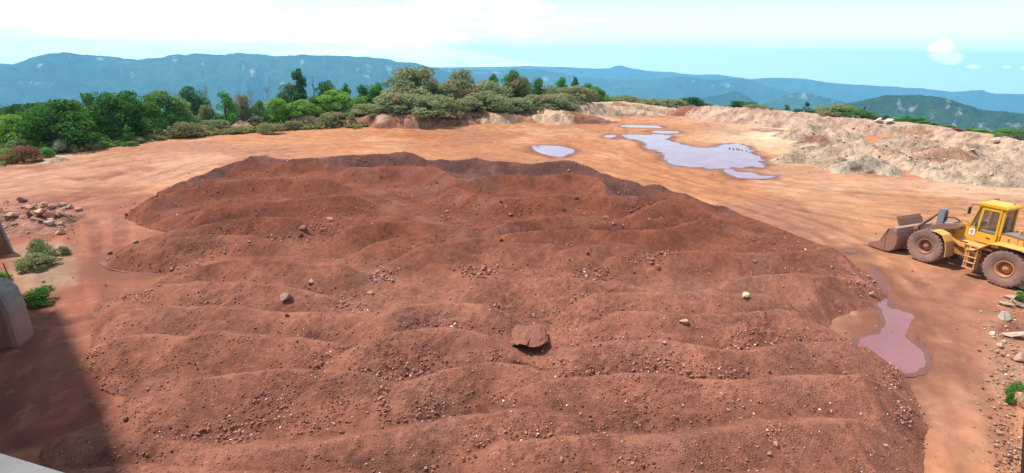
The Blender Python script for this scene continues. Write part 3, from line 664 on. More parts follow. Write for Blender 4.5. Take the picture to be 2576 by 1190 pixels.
mound('spoil_heap', [(KE, [(880, 690, .4), (960, 610, 1.0), (1060, 556, 1.45), (1130, 556, 1.4), (1230, 610, 1.0), (1310, 710, .4)])], 'grey rubble heap with a dark red patch at its foot', 'spoil heap', (.50, .39, .29), (.56, .40, .28), .55, .7, .15, .30, seed=110,
      patches=[(K[0], K[1], 22, 9, (.20, .075, .055), .95) for K in (KE(985, 690), KE(1130, 735))])
mound('spoil_heap', [(KE, [(360, 350, .6), (440, 300, 1.4), (560, 268, 2.0), (680, 275, 1.8), (800, 318, 1.6), (950, 350, 1.0)]), (KE, [(560, 420, .8), (720, 395, 1.4), (820, 420, .9)])], 'pale lumpy spoil heap with dark red soil behind the pond', 'spoil heap', PALE, GREYB, .5, .6, .25, .3, seed=120,
      patches=[(*KE(620, 410), 38, 9, (.26, .11, .08), .9), (*KE(450, 440), 20, 5, (.22, .09, .07), .9)])
mound('spoil_heap', [(KE, [(760, 480, .7), (900, 445, 1.4), (1050, 420, 1.8), (1180, 450, 1.5), (1320, 500, .9)]), (KE, [(1000, 500, .8), (1250, 520, 1.2), (1450, 580, 1.0), (1650, 640, .7)])], 'broken pale spoil heap behind the two front heaps', 'spoil heap', PALE, PINK, .5, .6, .25, .32, seed=130)
mound('spoil_heap', [(KE, [(1280, 430, .8), (1420, 395, 1.8), (1600, 398, 1.9), (1800, 430, 1.7), (2000, 455, 1.6), (2200, 470, 1.4), (2400, 500, 1.3), (2620, 520, 1.3)])], 'long pale spoil ridge near the right rim of the yard', 'spoil heap', PALE, PINK, .5, .6, .25, .32, seed=140)
mound('spoil_heap', [(KE, [(1570, 560, .6), (1700, 505, 1.7), (1860, 482, 1.9), (1960, 520, .9)])], 'smooth reddish soil heap among the pale spoil heaps', 'spoil heap', (.50, .27, .17), (.56, .33, .22), .45, .55, .25, .1, seed=150)
mound('spoil_heap', [(KE, [(1420, 620, .6), (1560, 580, 1.1), (1720, 620, 1.0)]), (KE, [(1760, 660, .7), (1950, 620, 1.5), (2150, 610, 1.7), (2400, 620, 1.7), (2640, 640, 1.7)]), (KE, [(2050, 720, .6), (2300, 690, 1.0), (2640, 700, 1.1)])], 'sandy spoil spread with loose stones at the right edge behind the loader', 'spoil heap', (.60, .43, .30), PALE, .45, .6, .25, .26, seed=160)
mound('earth_bank', [(K0, [(1715, 274, .8), (1740, 268, 1.5), (1800, 267, 2.2), (1850, 269, 2.4), (1950, 277, 2.4), (2050, 288, 2.2), (2170, 300, 2.0), (2250, 307, 1.8), (2350, 318, 1.8), (2420, 332, 1.7), (2530, 347, 1.6), (2650, 372, 1.6)])], 'long pale pink earth bank along the far right rim of the yard', 'bank', (.58, .36, .26), PALE, .5, .6, .4, .35, seed=170,
      patches=[(1735, 271, 30, 10, (.30, .11, .07), .9), (2300, 330, 60, 10, (.42, .20, .12), .8)])
CREAM = (.66, .43, .28); CL = (.36, .13, .08)
mound('earth_bank', [(KC, [(800, 660, .8), (870, 575, 1.8), (960, 545, 2.2), (1060, 570, 2.0), (1140, 600, 1.6), (1230, 580, 1.9), (1330, 590, 1.7), (1430, 615, 1.5), (1560, 590, 1.6), (1700, 570, 1.7), (1830, 590, 1.5)])], 'cream earth bank below the olive bushes, left of the smooth round boulder', 'bank', CREAM, (.52, .27, .16), 1.0, .14, .35, .3, seed=180, patches=[(*KC(1150, 580), 22, 6, (.22, .09, .06), .8), (*KC(950, 700), 40, 4, CL, .8)])
mound('earth_bank', [(KC, [(1830, 620, .9), (1870, 550, 2.0), (1950, 560, 2.0), (2060, 610, 1.6), (2180, 640, 1.2), (2280, 630, 1.0)])], 'low cream and red bank under the rightmost olive bushes of the clump', 'bank', CREAM, (.34, .14, .09), 1.0, .14, .35, .3, seed=190)
mound('earth_bank', [(KD, [(280, 170, .8), (340, 118, 1.9), (430, 92, 2.3), (500, 98, 2.1), (570, 130, 1.6), (620, 165, .8)])], 'rough cream rock bank standing just left of the long pale bank', 'bank', (.68, .47, .32), CREAM, 1.0, .14, .35, .45, seed=200)
mound('earth_bank', [(KD, [(590, 150, 1.2), (640, 98, 2.0), (720, 72, 2.4), (800, 72, 2.3), (860, 86, 2.1), (960, 110, 1.7), (1060, 110, 1.8), (1150, 115, 1.4)])], 'long pale smooth-topped bank below the farthest olive bushes', 'bank', CREAM, (.62, .38, .25), 1.0, .14, .35, .25, seed=210)
mound('earth_bank', [(KC, [(-20, 690, .6), (40, 640, 1.5), (130, 618, 1.9), (260, 610, 1.9), (380, 620, 1.9), (470, 680, 1.2), (560, 720, .5)])], 'red clay bank with a cream end at the left foot of the olive bushes', 'bank', (.40, .17, .11), (.46, .23, .15), 1.0, .14, .35, .25, seed=220, patches=[(*KC(90, 670), 16, 14, CREAM, .95)])
mound('earth_bank', [(KM, [(860, 780, .3), (940, 715, 1.3), (1060, 700, 1.5), (1160, 740, .7)])], 'bare tan earth bank between low olive shrubs', 'bank', (.56, .37, .24), (.44, .30, .18), .6, .6, .3, .2, seed=230)
mound('earth_bank', [(KM, [(20, 870, .3), (120, 820, .9), (210, 775, 1.2), (300, 830, .6)])], 'small reddish earth bank at the verge of the haul road', 'bank', (.52, .31, .2), (.46, .28, .18), .6, .6, .3, .15, seed=240)
mound('earth_bank', [(KL, [(400, 790, .1), (540, 755, .4), (640, 720, .5), (710, 740, .2)])], 'low tan earth bank by the road under the dark tree', 'bank', (.60, .40, .27), (.5, .33, .2), .6, .6, .3, .15, seed=250)
mound('earth_bank', [(KD, [(1500, 150, .6), (1530, 130, 1.6), (1640, 130, 1.7), (1740, 135, 1.4)])], 'short dark red earth bank at the far end of the haul road', 'bank', (.36, .14, .09), (.42, .19, .12), .6, .6, .4, .2, seed=260)

mound('rubble_bed', [(KS, [(-160, 200, .5), (60, 215, .6), (250, 225, .6), (430, 235, .55), (600, 225, .3)]), (KS, [(-100, 300, .5), (100, 310, .5), (300, 320, .45), (520, 330, .25)])], 'low bed of broken red stone at the left edge under the rubble blocks', 'rubble bed', (.33, .13, .09), (.42, .21, .145), .45, .5, .08, .22, seed=270)
# ------------------------------------------------------------------ stones
ROCKS = []
def make_rock_mesh(seed, sub=2, cuts=14, ax=(1, .85, .7)):
    rnd = random.Random(seed); bm = bmesh.new(); bmesh.ops.create_icosphere(bm, subdivisions=sub, radius=.5)
    for _ in range(cuts):
        n = Vector((rnd.gauss(0, 1), rnd.gauss(0, 1), rnd.gauss(0, 1))).normalized(); c = rnd.uniform(.20, .36)
        for v in bm.verts:
            d = v.co.dot(n)
            if d > c: v.co -= n * (d - c) * .96
    co = np.array([v.co[:] for v in bm.verts])
    ns = fbm(co[:, 0] * 5 + seed, co[:, 1] * 5 + co[:, 2] * 3, 3, seed) * .07
    for v, q in zip(bm.verts, ns):
        v.co *= 1 + q; v.co = Vector((v.co.x * ax[0], v.co.y * ax[1], v.co.z * ax[2]))
    me = bpy.data.meshes.new('rock'); bm.to_mesh(me); bm.free(); me.materials.append(M['rock']); return me
for s in range(10): ROCKS.append(make_rock_mesh(s + 5, 3 if s < 3 else 2, 13 + s % 5, (1, .8 + .03 * (s % 4), .55 + .05 * (s % 5))))
ROUND = make_rock_mesh(77, 3, 8, (1, .9, .8)); SLAB = make_rock_mesh(91, 3, 12, (1, .55, .28)); CLOD = make_rock_mesh(63, 3, 5, (1, .9, .7))
RND = random.Random(11)
RUST = (.46, .20, .14); TANC = (.58, .36, .24); PALEC = (.72, .56, .42); GREYC = (.46, .36, .31); DARKC = (.22, .08, .055); PINKC = (.55, .30, .22)
def mound_z(x, y):
    z = -9.0
    for o, lo, hi, rs, Z in MOUNDS:
        ix = int(round((x - lo[0]) / rs)); iy = int(round((y - lo[1]) / rs))
        if 0 <= ix < Z.shape[1] and 0 <= iy < Z.shape[0]: z = max(z, Z[iy, ix])
    return z
def rock(px, py, size, col, label=None, group=None, me=None, name='rock', cat='rock', sc=(1, 1, 1), rot=None, sink=.3, jit=.08, lift=0, on_mound=False):
    P = hit(px, py)[0]
    if on_mound:
        d = pix_dir(px, py); o = np.array([0, 0, CAMZ]); t = 20.0
        while t < 260:
            q = o + d * t; zz = max(mound_z(q[0], q[1]), float(surf_z(q[0], q[1])))
            if q[2] <= zz: P = np.array([q[0], q[1], zz]); break
            t += .25
    dep = depth_of(P); s = size * dep / FPX
    o = bpy.data.objects.new(name, me or RND.choice(ROCKS)); COL.objects.link(o)
    o.scale = (s * sc[0], s * sc[1], s * sc[2])
    o.rotation_euler = rot if rot else (RND.uniform(-.5, .5), RND.uniform(-.5, .5), RND.uniform(0, 6.28))
    o.location = (P[0], P[1], P[2] + s * sc[2] * (.35 - sink) + lift * s)
    k = 1 + RND.uniform(-jit, jit); k *= .80; o.color = (col[0] * k, col[1] * k, col[2] * k, 1)
    tag(o, label, cat, group); return o
def make_ledge():
    rnd = random.Random(5); prof = [(-.52, .26), (-.30, .36), (.1, .40), (.55, .36), (.55, -.35), (.05, -.35), (-.02, -.05), (-.30, .10), (-.50, .17)]
    V = []; F = []; nx = 9; n = len(prof)
    for i in range(nx):
        u = i / (nx - 1); x = -.5 + u; t = (.45 + .55 * math.sin(math.pi * min(1, .12 + u * .9)) ** .5) * (1 if u > .1 else .75)
        for (y, z) in prof: V.append((x + rnd.uniform(-.05, .05), y * (t if y < 0 else 1) + rnd.uniform(-.09, .09) + .12 * u, z * (t if z > 0 else 1) + rnd.uniform(-.03, .03) + .05 * u))
    for i in range(nx - 1):
        for k in range(n): F.append((i * n + k, i * n + (k + 1) % n, (i + 1) * n + (k + 1) % n, (i + 1) * n + k))
    F.append(tuple(range(n))); F.append(tuple((nx - 1) * n + k for k in range(n))[::-1])
    me = bpy.data.meshes.new('boulder'); me.from_pydata(V, [], F); bm = bmesh.new(); bm.from_mesh(me); bmesh.ops.recalc_face_normals(bm, faces=bm.faces); bm.to_mesh(me); bm.free(); me.materials.append(M['rock']); return me
rock(1333, 868, 92, (.25, .098, .064), 'big flat red boulder jutting from the stockpile with a black hollow beneath it', me=make_ledge(), sc=(1, 1.0, .66), rot=(-.05, .05, -.06), lift=0, sink=.26, jit=0, name='boulder', cat='boulder')
rock(1358, 868, 34, (.62, .31, .19), 'rough rust block on the right end of the big flat boulder', sc=(1.2, .9, .8), rot=(.1, -.4, .4), lift=.25, sink=0.1)
rock(1876, 750, 34, (.80, .68, .38), 'pale yellow block of stone standing out on the red stockpile', sc=(1, .9, 1.1), lift=.12, me=ROCKS[1], rot=(.2, .1, 1.0), jit=0)
rock(1720, 815, 26, (.56, .34, .20), 'crumbly tan clod below the pale yellow stone', me=CLOD, lift=.1)
rock(1185, 725, 11, (.88, .84, .80), 'small white stone on the crest in the middle of the stockpile', lift=.2, jit=0)
rock(782, 714, 28, (.66, .42, .31), 'square pinkish tan block left of the middle of the stockpile', me=ROCKS[4], sc=(1, .9, .8), lift=.15)
rock(721, 757, 36, (.42, .28, .25), 'rounded grey-pink boulder on the left half of the stockpile', me=ROUND, lift=.15, name='boulder', cat='boulder')
rock(933, 740, 29, (.56, .33, .16), 'flat ochre stone beside the gravel patch left of centre', sc=(1, .75, .5), rot=(.1, .1, .3), lift=.1)
rock(808, 737, 20, DARKC, 'dark flat stone just below the square pinkish block', sc=(1, .8, .4), rot=(.1, 0, .2))
rock(770, 744, 12, (.36, .40, .30), 'small greenish stone next to the rounded grey-pink boulder', sc=(.7, .8, 1.3))
rock(830, 555, 28, (.64, .42, .30), 'pale flat rock topping the stony ridge on the upper left', sc=(1.1, .7, .5), rot=(.1, .1, .2), lift=.2)
rock(763, 577, 30, (.38, .17, .12), 'squat rust block with a black shaded side below the pale flat rock', sc=(1, .9, .8), lift=.1)
rock(757, 592, 20, DARKC, 'dark split stone at the lower left of the squat rust block')
rock(343, 611, 22, (.44, .35, .28), 'lone grey-green stone on the smooth red ground at the left', sc=(1.1, .8, .7), lift=.1)
rock(276, 639, 22, (.44, .23, .15), 'brown block at the left tip of the stockpile beside the wet streak', lift=.15)
rock(272, 654, 15, (.50, .26, .17), 'small brown stone in front of the brown block by the wet streak')
rock(297, 648, 13, (.52, .28, .2), 'little rust stone right of the brown block by the wet streak')
rock(1669, 868, 16, (.66, .48, .36), 'pale square stone on the crest right of the big flat boulder', lift=.2)
rock(1655, 675, 24, (.40, .165, .115), 'largest red block in the stony band on the right', lift=.1)
rock(1898, 657, 20, (.40, .2, .14), 'reddish flat stone with a shaded front high on the right stony band', sc=(1.2, .8, .6))
rock(2026, 631, 10, (.78, .66, .56), 'pale little stone on the upper right shoulder of the stockpile', lift=.2)
for (x, y, s, c, l) in ((2146, 692, 13, GREYC, 'grey stone on the right end of the stony band'), (2183, 699, 13, PALEC, 'pale stone at the very edge above the mauve puddle strip'), (2191, 742, 22, GREYC, 'grey-tan flat stone at the right tip beside the puddle'),
        (2124, 704, 15, RUST, 'rust stone left of the grey stone on the right end'), (2166, 746, 13, RUST, 'small rust stone left of the grey-tan flat stone at the tip'), (1623, 1022, 18, (.38, .18, .12), 'three-cornered brown stone in the lower middle of the stockpile'),
        (1413, 1159, 17, (.66, .42, .29), 'light three-cornered stone near the bottom edge, right of centre'), (1072, 1180, 20, (.56, .34, .22), 'tan rounded stone at the bottom edge, left of centre'), (1090, 1177, 16, (.48, .24, .16), 'rust stone touching the tan rounded stone at the bottom edge'),
        (1385, 1099, 24, (.64, .30, .18), 'orange-tan lump on the lowest crest in the centre'), (1370, 990, 14, RUST, 'rust stone on the slope below the big flat boulder'), (1423, 951, 13, DARKC, 'dark stone sitting on the crest right of and below the big flat boulder'),
        (2227, 1122, 17, PALEC, 'pale upright stone near the lower right corner of the stockpile'), (1934, 1142, 18, (.6, .36, .26), 'tan flat stone in the bottom right gravel streak'), (1952, 1117, 24, (.58, .32, .23), 'long pinkish stone in the bottom right gravel streak'),
        (1879, 1155, 17, (.46, .22, .16), 'round red stone left of the bottom right gravel streak'), (2124, 943, 15, (.56, .34, .24), 'tan stone on the crest at the right of the stockpile'), (2011, 857, 16, (.5, .28, .2), 'smooth pinkish stone on the crest facing the mauve puddle'),
        (1907, 1014, 13, RUST, 'small rust stone alone on the lower right slope'), (2165, 1042, 9, (.85, .8, .74), 'white chip on the lower right slope'), (2274, 1036, 9, (.85, .8, .74), 'white chip at the right foot of the stockpile'),
        (374, 987, 24, (.42, .25, .2), 'long grey-red stone on the crest at the lower left'), (316, 1056, 22, DARKC, 'dark stone at the lower left foot of the stockpile'), (429, 1080, 14, DARKC, 'black-brown stone on the lower left slope'),
        (722, 797, 17, DARKC, 'dark stone below the rounded grey-pink boulder'), (747, 857, 13, RUST, 'rust stone on the left crest under the dark stone'), (1125, 535, 18, (.50, .27, .19), 'tan block beside the dark rubble nick on the upper slope'),
        (1284, 543, 18, (.46, .22, .15), 'flat reddish stone on the upper slope right of the rubble nick'), (1261, 606, 15, DARKC, 'dark hollow-backed stone on the central crest'), (1433, 657, 10, (.08, .035, .025), 'black stone standing upright left of the stony band'),
        (1477, 638, 15, (.30, .13, .09), 'brown flat stone above the stony band'), (1595, 687, 15, RUST, 'rust stone left of the largest red block'), (1100, 462, 13, DARKC, 'dark stone high on the upper slope left of centre'),
        (1261, 509, 15, DARKC, 'dark stone on the long upper crest in the centre'), (1449, 503, 17, DARKC, 'largest dark stone on the long upper crest'), (1417, 530, 13, DARKC, 'dark stone just below the long upper crest'), (1525, 551, 22, (.50, .27, .2), 'pale red flat slab on the upper right crest'),
        (1542, 566, 14, (.58, .34, .25), 'leaning pinkish stone under the pale red flat slab'), (1004, 676, 10, (.55, .50, .47), 'light grey cube of stone in the central gravel'), (988, 708, 16, (.48, .40, .36), 'grey rounded stone in the central gravel'),
        (947, 686, 18, RUST, 'rust block at the upper end of the gravel left of centre'), (392, 493, 13, (.58, .34, .26), 'pale stone just under the left shoulder of the rear crest'), (318, 543, 13, DARKC, 'dark stone at the far left tip of the rear ridge'), (330, 531, 12, RUST, 'rust stone on the far left tip of the rear ridge')):
    rock(x, y, s, c, l, lift=.12)
# loose clusters
def cluster(n, line, spread, size, cols, label, group, **kw):
    for i in range(int(n * kw.pop('full', .45))):
        t = RND.random() * (len(line) - 1); j = min(int(t), len(line) - 2); f = t - j
        x = line[j][0] + (line[j + 1][0] - line[j][0]) * f + RND.gauss(0, spread[0]); y = line[j][1] + (line[j + 1][1] - line[j][1]) * f + RND.gauss(0, spread[1])
        rock(x, y, 1.2 * size[0] * (size[1] / size[0]) ** (RND.random() ** 1.5), RND.choice(cols), label, group, jit=.2, lift=.06, **kw)
MIX = [RUST, RUST, (.34, .14, .1), PINKC, TANC, GREYC]
cluster(20, [K1(1900, 740), K1(2100, 700), K1(2380, 660)], (9, 6), (7, 17), [RUST, (.33, .14, .1), (.44, .22, .15)], 'loose rust rock in the stony ridge at the upper left', 'rocks of the upper left stony ridge', full=.7)
cluster(26, [K1(950, 1060), K1(1150, 980), K1(1300, 910), K1(1600, 830)], (6, 4), (6, 15), [PINKC, TANC, RUST, (.5, .36, .26)], 'pinkish rock in the line of stones right of the wet streak', 'line of stones right of the wet streak', full=.7)
cluster(22, [K7(215, 712), K7(330, 670), K7(450, 630), K7(640, 590)], (7, 4), (6, 14), [PINKC, GREYC, TANC, DARKC], 'grey or tan rock in the line of stones along the left foot', 'line of stones along the left foot', full=.7)
cluster(24, [K7(1740, 740), K7(1850, 690), K7(1950, 590), K7(2150, 500)], (9, 8), (6, 14), MIX, 'mixed rock in the gravel patch left of centre', 'rocks of the gravel patch left of centre', full=.7)
cluster(26, [K2(820, 990), K2(1000, 1080), K2(1160, 1110)], (14, 9), (6, 11), [RUST, (.44, .22, .15), PINKC], 'small angular rock in the dense central gravel patch', 'rocks of the central gravel patch')
cluster(22, [K2(1700, 1040), K2(1900, 1070), K2(2120, 1120)], (16, 9), (6, 12), [RUST, (.42, .19, .13), PINKC], 'small red rock in the gravel below the stony band', 'rocks below the stony band')
cluster(22, [K2(2150, 940), K2(2330, 930), K2(2560, 940)], (18, 8), (6, 14), [RUST, (.42, .19, .13)], 'red rock in the stony band on the right', 'rocks of the right stony band')
cluster(16, [K3(1680, 720), K3(1850, 820), K3(2000, 920)], (14, 7), (6, 12), [RUST, PINKC, TANC], 'small rock scattered down the right end of the stockpile', 'rocks down the right end')
cluster(22, [K4(395, 300), K4(320, 370), K4(250, 430)], (7, 7), (6, 12), [TANC, (.5, .34, .24), PINKC], 'tan rock in the little cascade at the edge of the shadow', 'tan rocks at the edge of the shadow')
cluster(20, [K5(230, 610), K5(235, 700), K5(230, 830)], (9, 9), (7, 13), [RUST, (.34, .14, .1), PINKC], 'rust rock in the steep gully at the lower left of centre', 'rocks in the steep gully')
cluster(14, [K2(760, 610), K2(840, 640)], (10, 5), (6, 11), [DARKC, RUST], 'dark rock in the rubble nick on the upper slope', 'rocks of the rubble nick')
cluster(14, [K6(1850, 700), K6(1950, 800), K6(1920, 980)], (10, 10), (6, 12), [PINKC, RUST, TANC], 'rock fallen to the right foot of the stockpile', 'rocks at the right foot')
cluster(24, [KS(60, 160), KS(250, 190), KS(420, 190), KS(620, 205)], (9, 6), (16, 34), [(.46, .22, .16), PINKC, TANC, GREYC], 'rough red or tan block in the rubble at the left edge', 'rubble at the left edge', full=.8, on_mound=True)
cluster(22, [KS(60, 280), KS(220, 290), KS(420, 300), KS(550, 280)], (9, 6), (16, 38), [(.46, .22, .16), PINKC, (.36, .17, .12), TANC], 'rough red or tan block in the rubble at the left edge', 'rubble at the left edge', full=.8, on_mound=True)
for (X, Y, s, c, l) in ((430, 345, 34, GREYC, 'hollow-fronted grey block at the lower end of the left rubble'), (525, 345, 28, TANC, 'tan flat block at the right end of the left rubble'), (520, 420, 36, (.66, .36, .22), 'orange-tan slab below the left rubble'), (350, 385, 20, PALEC, 'pale stone above the upper left shrub'), (395, 285, 42, (.30, .12, .085), 'large dark red block in the left rubble'),
                        (370, 825, 16, GREYC, 'grey stone on the sand above the lowest left shrub'), (110, 285, 44, PINKC, 'broad pinkish block in the left rubble'), (200, 150, 34, (.34, .15, .12), 'pointed dark block topping the left rubble')):
    x, y = KS(X, Y); rock(x, y, s, c, l, lift=.1, on_mound=Y < 380)
for (X, Y, s, c, l, me) in ((325, 265, 30, (.62, .54, .44), 'rounded pale boulder at the right edge below the loader', ROUND), (395, 378, 52, (.60, .47, .36), 'long pale slab at the right edge', SLAB), (420, 520, 34, (.54, .37, .26), 'rounded tan boulder at the right edge', ROUND), (432, 85, 34, (.44, .42, .34), 'grey-green boulder beside the rear wheel of the loader', ROUND),
                             (362, 148, 30, (.46, .38, .3), 'grey block under the grey-green boulder', None), (340, 190, 34, (.5, .42, .34), 'flat grey slab above the rounded pale boulder', SLAB), (412, 190, 34, (.5, .42, .34), 'second flat grey slab running off the right edge', SLAB), (415, 112, 18, (.66, .42, .34), 'pink stone beside the green weed', None), (300, 430, 24, (.66, .42, .3), 'pinkish tan stone left of the long slab', None), (425, 780, 50, (.62, .34, .2), 'orange boulder low at the right edge', ROUND)):
    x, y = KR(X, Y); rock(x, y, s * 1.3, c, l, me=me, lift=.1, name='boulder' if s > 28 else 'rock', cat='boulder' if s > 28 else 'rock')
cluster(20, [KR(200, 220), KR(290, 420), KR(240, 500)], (9, 12), (9, 20), [TANC, PALEC, PALEC, PINKC], 'pale rock in the rubble verge at the right edge', 'rubble verge at the right edge', full=.7)
cluster(22, [KR(300, 600), KR(370, 640), KR(350, 800), KR(290, 950), KR(340, 1100)], (12, 12), (9, 20), [TANC, RUST, PINKC, TANC], 'rust or tan rock in the lower rubble verge at the right edge', 'lower rubble verge at the right edge', full=.7)
for (X, Y, s, l) in ((590, 375, 14, 'white boulder on the lumpy heap behind the pond'), (975, 320, 11, 'cream boulder on the far spoil behind the red hollow'), (1050, 400, 11, 'cream boulder beside the red hollow'), (1220, 300, 9, 'left of two white boulders on the far spoil'), (1255, 305, 9, 'right of two white boulders on the far spoil'), (885, 455, 16, 'white boulder between the front heaps and the lumpy heap'),
                     (2100, 530, 20, 'large white boulder on the long pale ridge'), (2300, 470, 24, 'cream flat boulder at the right end of the long pale ridge'), (1545, 415, 10, 'small cream boulder on the long pale ridge'), (1205, 262, 26, 'left white slab on the rim bank'), (1300, 264, 30, 'right white slab on the rim bank'), (485, 510, 10, 'cream boulder on the smooth brown-grey heap'), (1280, 485, 14, 'cream boulder where the red strip ends')):
    x, y = KE(X, Y); rock(x, y, s, (.80, .68, .54), l, name='boulder', cat='boulder', on_mound=True, lift=.15, sc=(1.2, 1, .7))
for i in range(14):
    x, y = KE(RND.gauss(1600, 90), RND.gauss(605, 22)); rock(x, y, RND.uniform(5, 13), RND.choice([(.30, .27, .24), (.5, .46, .4), (.66, .6, .5)]), 'grey or white block in the patch of broken stone on the sandy spoil', 'broken stone on the sandy spoil', on_mound=True)
for i in range(8):
    X = RND.choice([1740, 1850, 2100]) + RND.gauss(0, 40); x, y = KE(X, {0: 705}.get(0) + (X - 1740) * .08 + RND.gauss(0, 7)); rock(x, y, RND.uniform(4, 10), RND.choice([(.24, .20, .17), (.4, .34, .28)]), 'dark grey rubble at the foot of the sandy spoil', 'dark rubble at the foot of the spoil', on_mound=True, sc=(1.5, 1, .6))
rock(*KC(1690, 615), 62, (.72, .52, .36), 'smooth round cream boulder below the olive bushes', me=ROUND, sc=(1.0, .9, .75), rot=(0, .3, .2), name='boulder', cat='boulder', lift=.05)
rock(*KC(1200, 640), 9, PALEC, 'white stone on the cream bank left of the smooth round boulder', on_mound=True)
rock(*KC(1035, 640), 8, PALEC, 'small pale stone on the left of the cream bank', on_mound=True)
rock(*KL(855, 680), 24, (.58, .38, .24), 'tan angular rock on the grass verge under the dark trees', sc=(1.2, .8, .8), lift=.15)
rock(*KL(980, 632), 26, (.55, .48, .36), 'pale flat rock in the grass below the double dark tree', sc=(1.4, .8, .4))
rock(*KL(1715, 520), 22, (.64, .47, .32), 'tan rock left of the brown-hollowed shrub', sc=(1, .8, 1.1), lift=.2)
rock(*KM(1560, 790), 22, (.5, .5, .46), 'grey rock among the shrubs left of the red clay bank', lift=.15)
rock(*KM(715, 790), 24, (.66, .5, .34), 'cream rock behind two brown shrubs by the road', lift=.15)
rock(*KM(1820, 850), 15, (.6, .38, .28), 'small pink rock at the road end of the red clay bank', lift=.15)
for i, (X, Y) in enumerate(((2055, 618), (2100, 625), (2140, 625), (2165, 632), (2200, 640), (2250, 650), (2285, 660), (2315, 668))):
    x, y = KD(X, Y); rock(x, y, 9 - i * .6, (.14, .07, .06), 'dark mud clod poking out of the large pond', 'mud clods in the large pond', name='mud_clod', cat='clod', sc=(1, 1, 1.2), lift=.1)

# fine gravel over the stockpile: far too many to count
def build_gravel():
    rng = np.random.default_rng(4); T = []
    for s in range(6):
        bm = bmesh.new(); bmesh.ops.create_icosphere(bm, subdivisions=1, radius=.5); rnd = random.Random(s)
        for _ in range(6):
            n = Vector((rnd.gauss(0, 1), rnd.gauss(0, 1), rnd.gauss(0, 1))).normalized(); c = rnd.uniform(.24, .36)
            for v in bm.verts:
                d = v.co.dot(n)
                if d > c: v.co -= n * (d - c)
        T.append((np.array([v.co[:] for v in bm.verts]) * np.array([1, .85, .65]), np.array([[v.index for v in f.verts] for f in bm.faces]))); bm.free()
    # candidates spread evenly over the picture, then weighted by where coarse stone lies
    n = 125000; px = rng.uniform(0, 2576, n); py = 395 + 800 * rng.random(n) ** .85
    P = hit(px, py); hol = bil(HOLLOW, P[:, 0], P[:, 1]); sd = bil(_sd, P[:, 0], P[:, 1]); cz = bil(_coarse, P[:, 0], P[:, 1])
    den = .09 + .30 * hol * cz + .14 * cz
    for (cx, cy, rx, ry, a) in GR:
        u = np.sqrt(((px - cx) / rx) ** 2 + ((py - cy) / ry) ** 2); den = np.maximum(den, a * sstep(u, 1.2, .3))
    verge = np.maximum(.26 * sstep(px, 2450, 2550) * (py > 760), .30 * sstep(px, 210, 150) * sstep(py, 500, 520) * sstep(py, 640, 585)); den = np.where(sd > -.15, den, .012 + verge) * ((px > 150) | (sd > 0) | (verge > .1))
    ok = rng.random(n) < den; P = P[ok]; N = len(P); hol = hol[ok]; px = px[ok]; py = py[ok]
    dep = (P - np.array([0, 0, CAMZ])) @ CF
    s = (2.6 + 8.5 * rng.random(N) ** 3.2 * (0.6 + .8 * hol)) * dep / FPX * np.clip(16 / dep, .75, 1.0)
    s = s * (1 + 1.5 * np.clip(den[ok] - .30, 0, .5))
    a = rng.uniform(0, 6.283, N); tl = rng.normal(0, .5, (N, 2))
    base = np.array([.285, .115, .08]); C = base[None] * (1 + rng.normal(0, .25, (N, 1)))
    pal = rng.random(N); pal = np.where((den[ok] > .38) & (pal > .1) & (pal < .45), pal + .45, pal); C[pal > .80] = np.array([.44, .215, .145]); C[pal > .90] = np.array([.40, .28, .21]); C[pal > .972] = np.array([.82, .74, .66]); C[pal < .10] = np.array([.16, .06, .045])
    s[pal > .972] *= .7
    vg = (px > 2440) & (pal < .82); C[vg & (pal > .5)] = np.array([.40, .25, .17]); s = np.where(px > 2440, s * 1.5, s)
    Vs, Fs, Cs, off = [], [], [], 0; kind = rng.integers(0, 6, N)
    for t in range(6):
        idx = np.where(kind == t)[0]; tv, tf = T[t]; nv = len(tv)
        ca, sa = np.cos(a[idx]), np.sin(a[idx]); v = tv[None] * s[idx][:, None, None]
        x = v[..., 0] * ca[:, None] - v[..., 1] * sa[:, None]; y = v[..., 0] * sa[:, None] + v[..., 1] * ca[:, None]; z = v[..., 2] + x * tl[idx, 0][:, None] * .7 + y * tl[idx, 1][:, None] * .7
        V = np.stack([x, y, z], -1) + P[idx][:, None, :] + np.array([0, 0, 1])[None, None] * (s[idx] * .12)[:, None, None]
        Vs.append(V.reshape(-1, 3)); Fs.append((tf[None] + (np.arange(len(idx)) * nv)[:, None, None] + off).reshape(-1, 3)); Cs.append(np.repeat(C[idx], nv, 0)); off += len(idx) * nv
    me = mesh_np('gravel', np.concatenate(Vs), np.concatenate(Fs), False, {'Col': ('FLOAT_COLOR', 'POINT', rgba(np.clip(np.concatenate(Cs), .02, .9)))})
    o = link('gravel', me, M['gravel']); tag(o, 'fine red gravel and pale chips strewn over the stockpile', 'gravel', kind='stuff')
    print('gravel', N)
